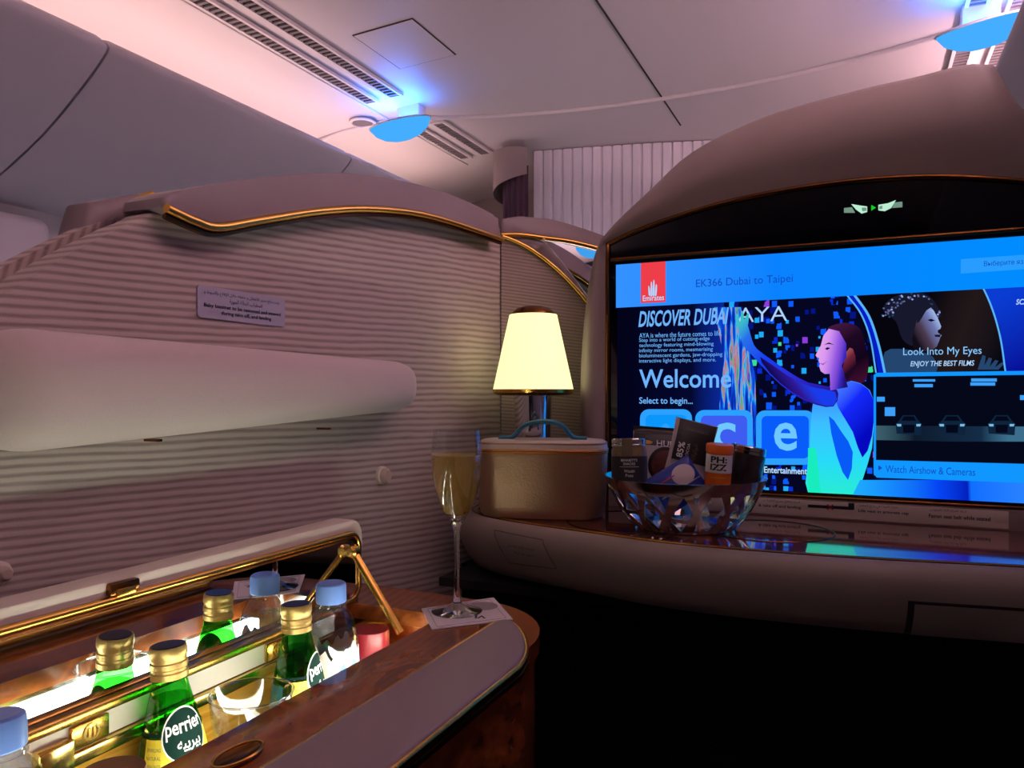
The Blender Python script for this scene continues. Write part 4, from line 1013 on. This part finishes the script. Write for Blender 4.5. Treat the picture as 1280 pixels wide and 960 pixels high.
# bottom strip and camera window
S('bottom_strip', [(1075, 600), (1400, 600), (1400, 680), (1066, 680)], 17, 'scr_stripg')
S('camera_frame', [(1092, 469), (1096, 466), (1400, 462), (1400, 608), (1096, 597), (1092, 592)], 24, 'scr_strip')
S('camera_picture', [(1095, 471), (1400, 467), (1400, 583), (1095, 575)], 25, 'scr_cam')
S('camera_floor', [(1095, 532), (1400, 534), (1400, 552), (1190, 552), (1095, 550)], 26, 'scr_camfloor')
for (x0, x1, y0, y1) in ((1141, 1169, 474, 477), (1143, 1166, 480, 484), (1214, 1246, 473, 477), (1213, 1244, 478, 482), (1096, 1106, 496, 502), (1106, 1119, 509, 520), (1275, 1300, 494, 500)):
    S('ceiling_tube', [(x0, y0), (x1, y0), (x1, y1), (x0, y1)], 26, 'scr_cam_l')
for cx_, w_, lw in ((1136, 34, 1), (1190, 36, 1), (1252, 36, 1)):
    h_ = w_ * .5
    S('car', [(cx_ - w_ * .45, 542), (cx_ - w_ * .48, 530), (cx_ - w_ * .36, 526), (cx_ - w_ * .22, 519), (cx_ + w_ * .22, 519), (cx_ + w_ * .36, 526), (cx_ + w_ * .48, 530), (cx_ + w_ * .45, 544)], 27, 'scr_car')
    S('car_window', [(cx_ - w_ * .28, 526), (cx_ - w_ * .18, 520.5), (cx_ + w_ * .18, 520.5), (cx_ + w_ * .28, 526)], 28, 'scr_cam')
    S('car_grille', [(cx_ - w_ * .22, 531), (cx_ + w_ * .22, 531), (cx_ + w_ * .20, 541), (cx_ - w_ * .20, 541)], 28, 'scr_cam')
    for s in (-1, 1): S('headlamp', [(cx_ + s * w_ * .28, 530), (cx_ + s * w_ * .45, 530), (cx_ + s * w_ * .42, 533), (cx_ + s * w_ * .28, 533)], 28, 'scr_car_l')
T('Watch Airshow & Cameras', 1107, 1219, 590.5, 9, 25, 'scr_hdrtxt'); S('play_mark', [(1098, 581.5), (1098, 588), (1103, 585)], 25, 'scr_hdrtxt')
S('language_button', [(1201, 324), (1400, 310), (1400, 328), (1201, 342)], 24, 'scr_btn'); T('Выберите яз', 1230, 1279, 334.5, 8, 25, 'scr_hdrtxt')

# ================================================================ TABLE LAMP
lx, ly = -.507, 1.205
lamp = thing('table_lamp', (lx, ly, ZS), 'glowing cream table lamp with brass collar and chrome stem behind the bag', 'lamp')
zsb, zst = E + .004, E + .131
def sh(r, z): return (r, z - ZS)
obj('lamp_shade', lathe([sh(.0685, zsb), sh(.0405, zst), sh(.0385, zst - .002), sh(.066, zsb + .002)], 56, (lx, ly, ZS)), 'lamp_shade', lamp)
obj('top_dome', lathe([sh(.0375, zst - .001), sh(.036, zst + .004), sh(.028, zst + .011), sh(.016, zst + .0145), sh(0, zst + .0155)], 40, (lx, ly, ZS)), 'dark_gold', lamp)
obj('brass_collar', lathe([sh(.0, zsb - .006), sh(.050, zsb - .010), sh(.062, zsb - .0095), sh(.068, zsb - .005), sh(.0692, zsb), sh(.067, zsb + .002)], 56, (lx, ly, ZS)), 'gold', lamp)
obj('stem', lathe([sh(.033, zsb - .008), sh(.031, zsb - .05), sh(.030, zsb - .10), sh(.032, zsb - .15), sh(.042, ZS + .012), sh(.046, ZS + .006), sh(.046, ZS), sh(0, ZS)], 16, (lx, ly, ZS), smooth=50), 'chrome', lamp)
obj('rotary_switch', lathe([(.0, 0), (.012, 0), (.012, .004), (.010, .006), (0, .006)], 20, (lx - .012, ly - .075, ZS + .0)), 'cream', lamp)

# ================================================================ VANITY BAG
bc = Vector((-.446, 1.098, ZS)); bang = R(16)
bag = thing('vanity_bag', bc, 'bronze leather vanity case with gold zip and teal handle on the shelf', 'bag')
BM = Matrix.Translation(bc) @ Matrix.Rotation(bang, 4, 'Z')
def slab(rx, ry, r, zs):
    def f(u, v):
        i = round(v * (len(zs) - 1)); z, s = zs[i]; pts = rrect(-rx * s, rx * s, -ry * s, ry * s, r * s, 8)
        p = pts[round(u * len(pts)) % len(pts)]; return (p[0], p[1], z)
    n = len(rrect(-1, 1, -1, 1, .2, 8))
    bm = bmesh.new(); rows = []
    for z, s in zs:
        rows.append([bm.verts.new((x, y, z)) for x, y in rrect(-rx * s, rx * s, -ry * s, ry * s, r * s, 8)])
    for a, b in zip(rows, rows[1:]):
        for k in range(n): bm.faces.new((a[k], a[(k + 1) % n], b[(k + 1) % n], b[k]))
    bm.faces.new(rows[0]); bm.faces.new(rows[-1])
    return xf(fin(bm, 50), BM)
obj('bag_body', slab(.099, .047, .034, [(0.001, .90), (.006, .95), (.02, .975), (.06, .99), (.096, 1.0), (.0975, 1.0)]), 'bag_leather', bag)
zp = obj('zip_band', slab(.099, .047, .034, [(.0975, 1.0), (.0985, 1.012), (.1035, 1.012), (.1045, 1.0)]), 'zip', bag)
obj('zip_seam', slab(.099, .047, .034, [(.1008, 1.014), (.1010, 1.016), (.1014, 1.016), (.1016, 1.014)]), 'dark_gold', zp)
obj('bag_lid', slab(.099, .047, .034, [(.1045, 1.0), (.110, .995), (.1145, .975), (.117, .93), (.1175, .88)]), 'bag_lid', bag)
obj('lid_piping', tube([BM @ Vector((x, y, .1125)) for x, y in rrect(-.0975, .0975, -.0455, .0455, .033, 8)], .0016, 6, True), 'bag_leather', bag)
st = rrect(-.0985, .0985, -.0465, .0465, .0335, 8)
stitch = bmesh.new(); per = smoothpath([(x, y, .0935) for x, y in st], 4, True)
for k in range(0, len(per) - 1, 2): stitch.from_mesh(tube([BM @ (per[k] * 1), BM @ per[k + 1]], .0007, 4))
obj('stitching', fin2(stitch, 0), 'zip', bag, kind='stuff')
hp_ = smoothpath([(-.068, 0, .1185), (-.050, 0, .1195), (-.042, 0, .125), (-.030, 0, .137), (-.012, 0, .1435), (.012, 0, .1440), (.030, 0, .138), (.042, 0, .125), (.050, 0, .1195), (.068, 0, .1185)], 4)
obj('handle', xf(tube(hp_, (.0085, .0040), 8, sq=(0, 1, 0)), BM), 'teal', bag)

# ================================================================ SNACK BOWL
bw = Vector((-.226, 1.085, ZS))
bowl = thing('snack_bowl', bw, 'openwork silver metal bowl filled with snacks on the shelf', 'bowl')
def bowl_r(z): return .062 + (.112 - .062) * min(1, max(0, z / .072)) ** .62
obj('rim_band', lathe([(bowl_r(.055), .055), (bowl_r(.064) + .0003, .064), (bowl_r(.072), .072), (bowl_r(.072) - .002, .0725), (bowl_r(.064) - .003, .064), (bowl_r(.055) - .003, .055), (bowl_r(.055), .055)], 56, bw), 'steel', bowl)
obj('base_ring', lathe([(0, .0012), (.055, .0008), (.064, .0008), (.0665, .006), (.0635, .0065), (.055, .003), (0, .003)], 48, bw), 'steel', bowl)
def bp(a, z): r = bowl_r(z); return bw + Vector((r * math.cos(a), r * math.sin(a), z))
random.seed(11)
def ribbon(a0, z0, a1, z1, wd):
    n = 6; bm = bmesh.new(); rows = []
    for k in range(n + 1):
        s = k / n; a = a0 + (a1 - a0) * s; z = z0 + (z1 - z0) * s; c = bp(a, z); d = (bp(a1, z1) - bp(a0, z0)).normalized()
        nn = Vector((math.cos(a), math.sin(a), -.5)).normalized(); sd = d.cross(nn).normalized()
        ww = wd * (.55 + .45 * abs(2 * s - 1))
        rows.append([bm.verts.new(c + sd * ww / 2 + nn * .0008), bm.verts.new(c - sd * ww / 2 + nn * .0008), bm.verts.new(c - sd * ww / 2 - nn * .0008), bm.verts.new(c + sd * ww / 2 - nn * .0008)])
    for p, q in zip(rows, rows[1:]):
        for k in range(4): bm.faces.new((p[k], p[(k + 1) % 4], q[(k + 1) % 4], q[k]))
    bm.faces.new(rows[0]); bm.faces.new(rows[-1])
    return fin(bm, 30)
NB = 15
for k in range(NB):
    a = 2 * math.pi * k / NB + random.uniform(-.06, .06)
    obj('bowl_strut', ribbon(a, .004, a + random.uniform(.18, .5), .058, random.uniform(.010, .017)), 'steel', bowl)
    obj('bowl_strut', ribbon(a + .25, .004, a + .25 - random.uniform(.22, .5), .058, random.uniform(.008, .014)), 'steel', bowl)
    if k % 2: obj('bowl_strut', ribbon(a, .026, a + .5, .022 + random.uniform(-.006, .008), .008), 'steel', bowl)
# --- things in the bowl
def pouch(name, label, cat, px, py, t_, wd, ht, th, yaw, roll, tilt, mname):
    c_ = at(px, py, t_)
    M = Matrix.Translation(c_) @ Matrix.Rotation(R(yaw), 4, 'Z') @ Matrix.Rotation(R(tilt), 4, 'X') @ Matrix.Rotation(R(roll), 4, 'Y')
    def f(u, v):
        a = 2 * math.pi * u; s = v
        puff = th / 2 * (math.sin(math.pi * min(1, max(0, (s - .04) / .90))) ** .6 if .04 < s < .94 else 0) + .0008
        ww = wd / 2 * (1 - .05 * math.sin(math.pi * s))
        return Vector((ww * math.cos(a), puff * math.sin(a) * -1, -ht / 2 + ht * s))
    root = thing(name, c_ - Vector((0, 0, ht / 2)), label, cat)
    obj('pouch_body', xf(grid(f, 32, 24, True), M), mname, root)
    return root, M, lambda x, z: th / 2 * (math.sin(math.pi * min(1, max(0, ((z + ht / 2) / ht - .04) / .90))) ** .6) * math.sqrt(max(0, 1 - (2 * x / wd) ** 2)) + .0012
def on_pouch(me, M, puff, x0, z0, off=0, rot=0):
    for v in me.vertices:
        a, b = v.co.x, v.co.y
        x = x0 + a * math.cos(rot) - b * math.sin(rot); z = z0 + a * math.sin(rot) + b * math.cos(rot)
        v.co = M @ Vector((x, -puff(x, z) - off, z))
    return me
p1, M1, f1 = pouch('crisp_bag', 'black and white crisp packet with HUN lettering behind the lidded snack jar', 'snack', 824, 576, 1.145, .083, .100, .022, 18, 4, -6, 'white_pouch')
obj('black_top', on_pouch(shift(patch(.080, .022, 10, 4), 0, 0), M1, f1, 0, .022, .0004), 'black_pouch', p1)
obj('black_top', on_pouch(shift(patch(.083, .008, 10, 2), 0, 0), M1, f1, 0, .042, .0004), 'black_pouch', p1)
obj('dish_picture', on_pouch(disc(.025, .027, 0), M1, f1, .008, -.006, .0006), 'black_pouch', p1)
obj('dish_picture', on_pouch(disc(.021, .023, 0), M1, f1, .009, -.007, .0010), 'food_red', p1)
obj('lettering', on_pouch(fit('HUN', .028, .009, .01), M1, f1, -.006, .021, .0012), 'print_white', p1)
obj('yellow_flash', on_pouch(disc(.010, .003, 0), M1, f1, -.022, .026, .0012), 'food_yellow', p1)
p2, M2, f2 = pouch('chocolate_pouch', 'tilted black and white chocolate pouch marked 85% cocoa', 'snack', 862, 568, 1.075, .060, .094, .014, 20, 14, -8, 'white_pouch')
obj('black_panel', on_pouch(patch(.052, .058, 8, 8), M2, f2, .002, -.012, .0005), 'black_pouch', p2)
obj('lettering', on_pouch(fit('85%', .022, .009, .02), M2, f2, -.010, -.008, .0010, R(90)), 'print_white', p2)
obj('lettering', on_pouch(fit('COCOA', .022, .004, .01), M2, f2, -.003, -.008, .0010, R(90)), 'print_white', p2)
obj('lettering', on_pouch(fit(arabic('شوكولاتة'), .024, .008, .01), M2, f2, .009, -.009, .0010, R(90)), 'jar_strap', p2)
obj('lettering', on_pouch(fit('CHOCOLATE', .030, .003), M2, f2, -.012, .032, .0010), 'jar_strap', p2)
p3, M3, f3 = pouch('blue_packet', 'blue and white biscuit packet lying low in the bowl', 'snack', 848, 606, 1.035, .068, .056, .014, 20, -32, -14, 'blue_pack')
obj('white_shape', on_pouch(disc(.016, .014, 0), M3, f3, .012, .008, .0006), 'white_pouch', p3)
obj('white_line', on_pouch(patch(.060, .0015, 8, 1), M3, f3, 0, -.006, .0006), 'white_pouch', p3)
obj('red_print', on_pouch(patch(.022, .002, 6, 1), M3, f3, -.010, .012, .0008), 'print_red', p3)
# snack jar
def turned(name, label, cat, px, py, t_, lean):
    root = thing(name, (0, 0, 0), label, cat); root.location = at(px, py, t_); root.rotation_euler = lean; return root
j1 = turned('snack_jar', 'small glass snack jar with dark label and silver lid at bowl edge beside the bag', 'jar', 787, 606, 1.070, (R(-3), R(-2), 0))
J = [(0, 0), (.022, 0), (.0245, .003), (.0248, .048), (.0225, .053), (.0220, .055)]
obj('glass_body', lathe([(r * .96, z + .001) for r, z in J], 32), 'jar_peas', j1, local=True)
obj('glass', lathe(J, 36), 'clear_glass', j1, local=True)
va = math.atan2(-1.03, .29)
jl = obj('label', wrap(patch(.075, .036, 24, 4), J, .004, va, 1), 'jar_label', j1, local=True)
obj('lettering', wrap(shift(fit("BENNETT'S", .022, .0036, .01), -.011, 0), J, .033, va, 3), 'print_white', jl, local=True)
obj('lettering', wrap(shift(fit('SNACKS', .016, .0036, .01), -.008, 0), J, .028, va, 3), 'print_white', jl, local=True)
obj('rule', wrap(patch(.026, .0005, 8, 1), J, .0255, va, 3), 'print_white', jl, local=True)
obj('lettering', wrap(shift(fit('Wasabi', .014, .0042), -.007, 0), J, .018, va, 3), 'print_white', jl, local=True)
obj('lettering', wrap(shift(fit('Peas', .010, .0042), -.005, 0), J, .012, va, 3), 'print_white', jl, local=True)
obj('lid', lathe([(.0222, .053), (.0236, .0535), (.0236, .056), (.0228, .057), (.0236, .058), (.0236, .063), (.0225, .0645), (0, .0645)], 36), 'steel', j1, local=True)
SL = [(.0252, 0), (.0252, .05), (.0240, .0535), (.0240, .066)]
obj('paper_strap', wrap(patch(.015, .023, 6, 6), SL, .041, va - .1, 1), 'jar_strap', j1, local=True)
# orange tube
j2 = turned('tablet_tube', 'orange and white tablet tube lettered PHIZZ standing in the bowl', 'tube', 896, 618, 1.030, (R(2), R(4), 0))
TB = [(0, 0), (.0165, 0), (.0170, .002), (.0170, .056), (0.0170, .06)]
obj('tube_body', lathe(TB, 32), 'orange', j2, local=True)
va2 = math.atan2(-1.05, .19)
tl = obj('label', wrap(patch(.075, .024, 24, 3), TB, .031, va2, 1), 'label_white', j2, local=True)
obj('lettering', wrap(shift(fit('PH:', .021, .0085, .03), -.011, 0), TB, .0445, va2, 3), 'cap_black', tl, local=True)
obj('lettering', wrap(shift(fit('IZZ', .021, .0085, .03), -.011, 0), TB, .0345, va2, 3), 'cap_black', tl, local=True)
obj('lettering', wrap(shift(fit('multivitamin', .020, .003), -.010, 0), TB, .024, va2, 3), 'label_yellow', tl, local=True)
obj('cap', lathe([(.0172, .057), (.0182, .0575), (.0182, .0665), (.0172, .068), (0, .068)], 32), 'orange', j2, local=True)
# dark jar
j3 = turned('dark_jar', 'dark filled jar with silver lid tilted at the bowl edge by the orange tube', 'jar', 926, 612, 1.055, (R(-4), R(10), 0))
obj('glass_body', lathe([(r * .97, z + .0005) for r, z in J], 32), 'jar_dark', j3, local=True)
obj('glass', lathe(J, 36), 'clear_glass', j3, local=True)
obj('lid', lathe([(.0222, .050), (.0238, .0505), (.0238, .054), (.0230, .0545), (.0238, .0555), (.0238, .0595), (.0226, .061), (0, .061)], 36), 'steel', j3, local=True)
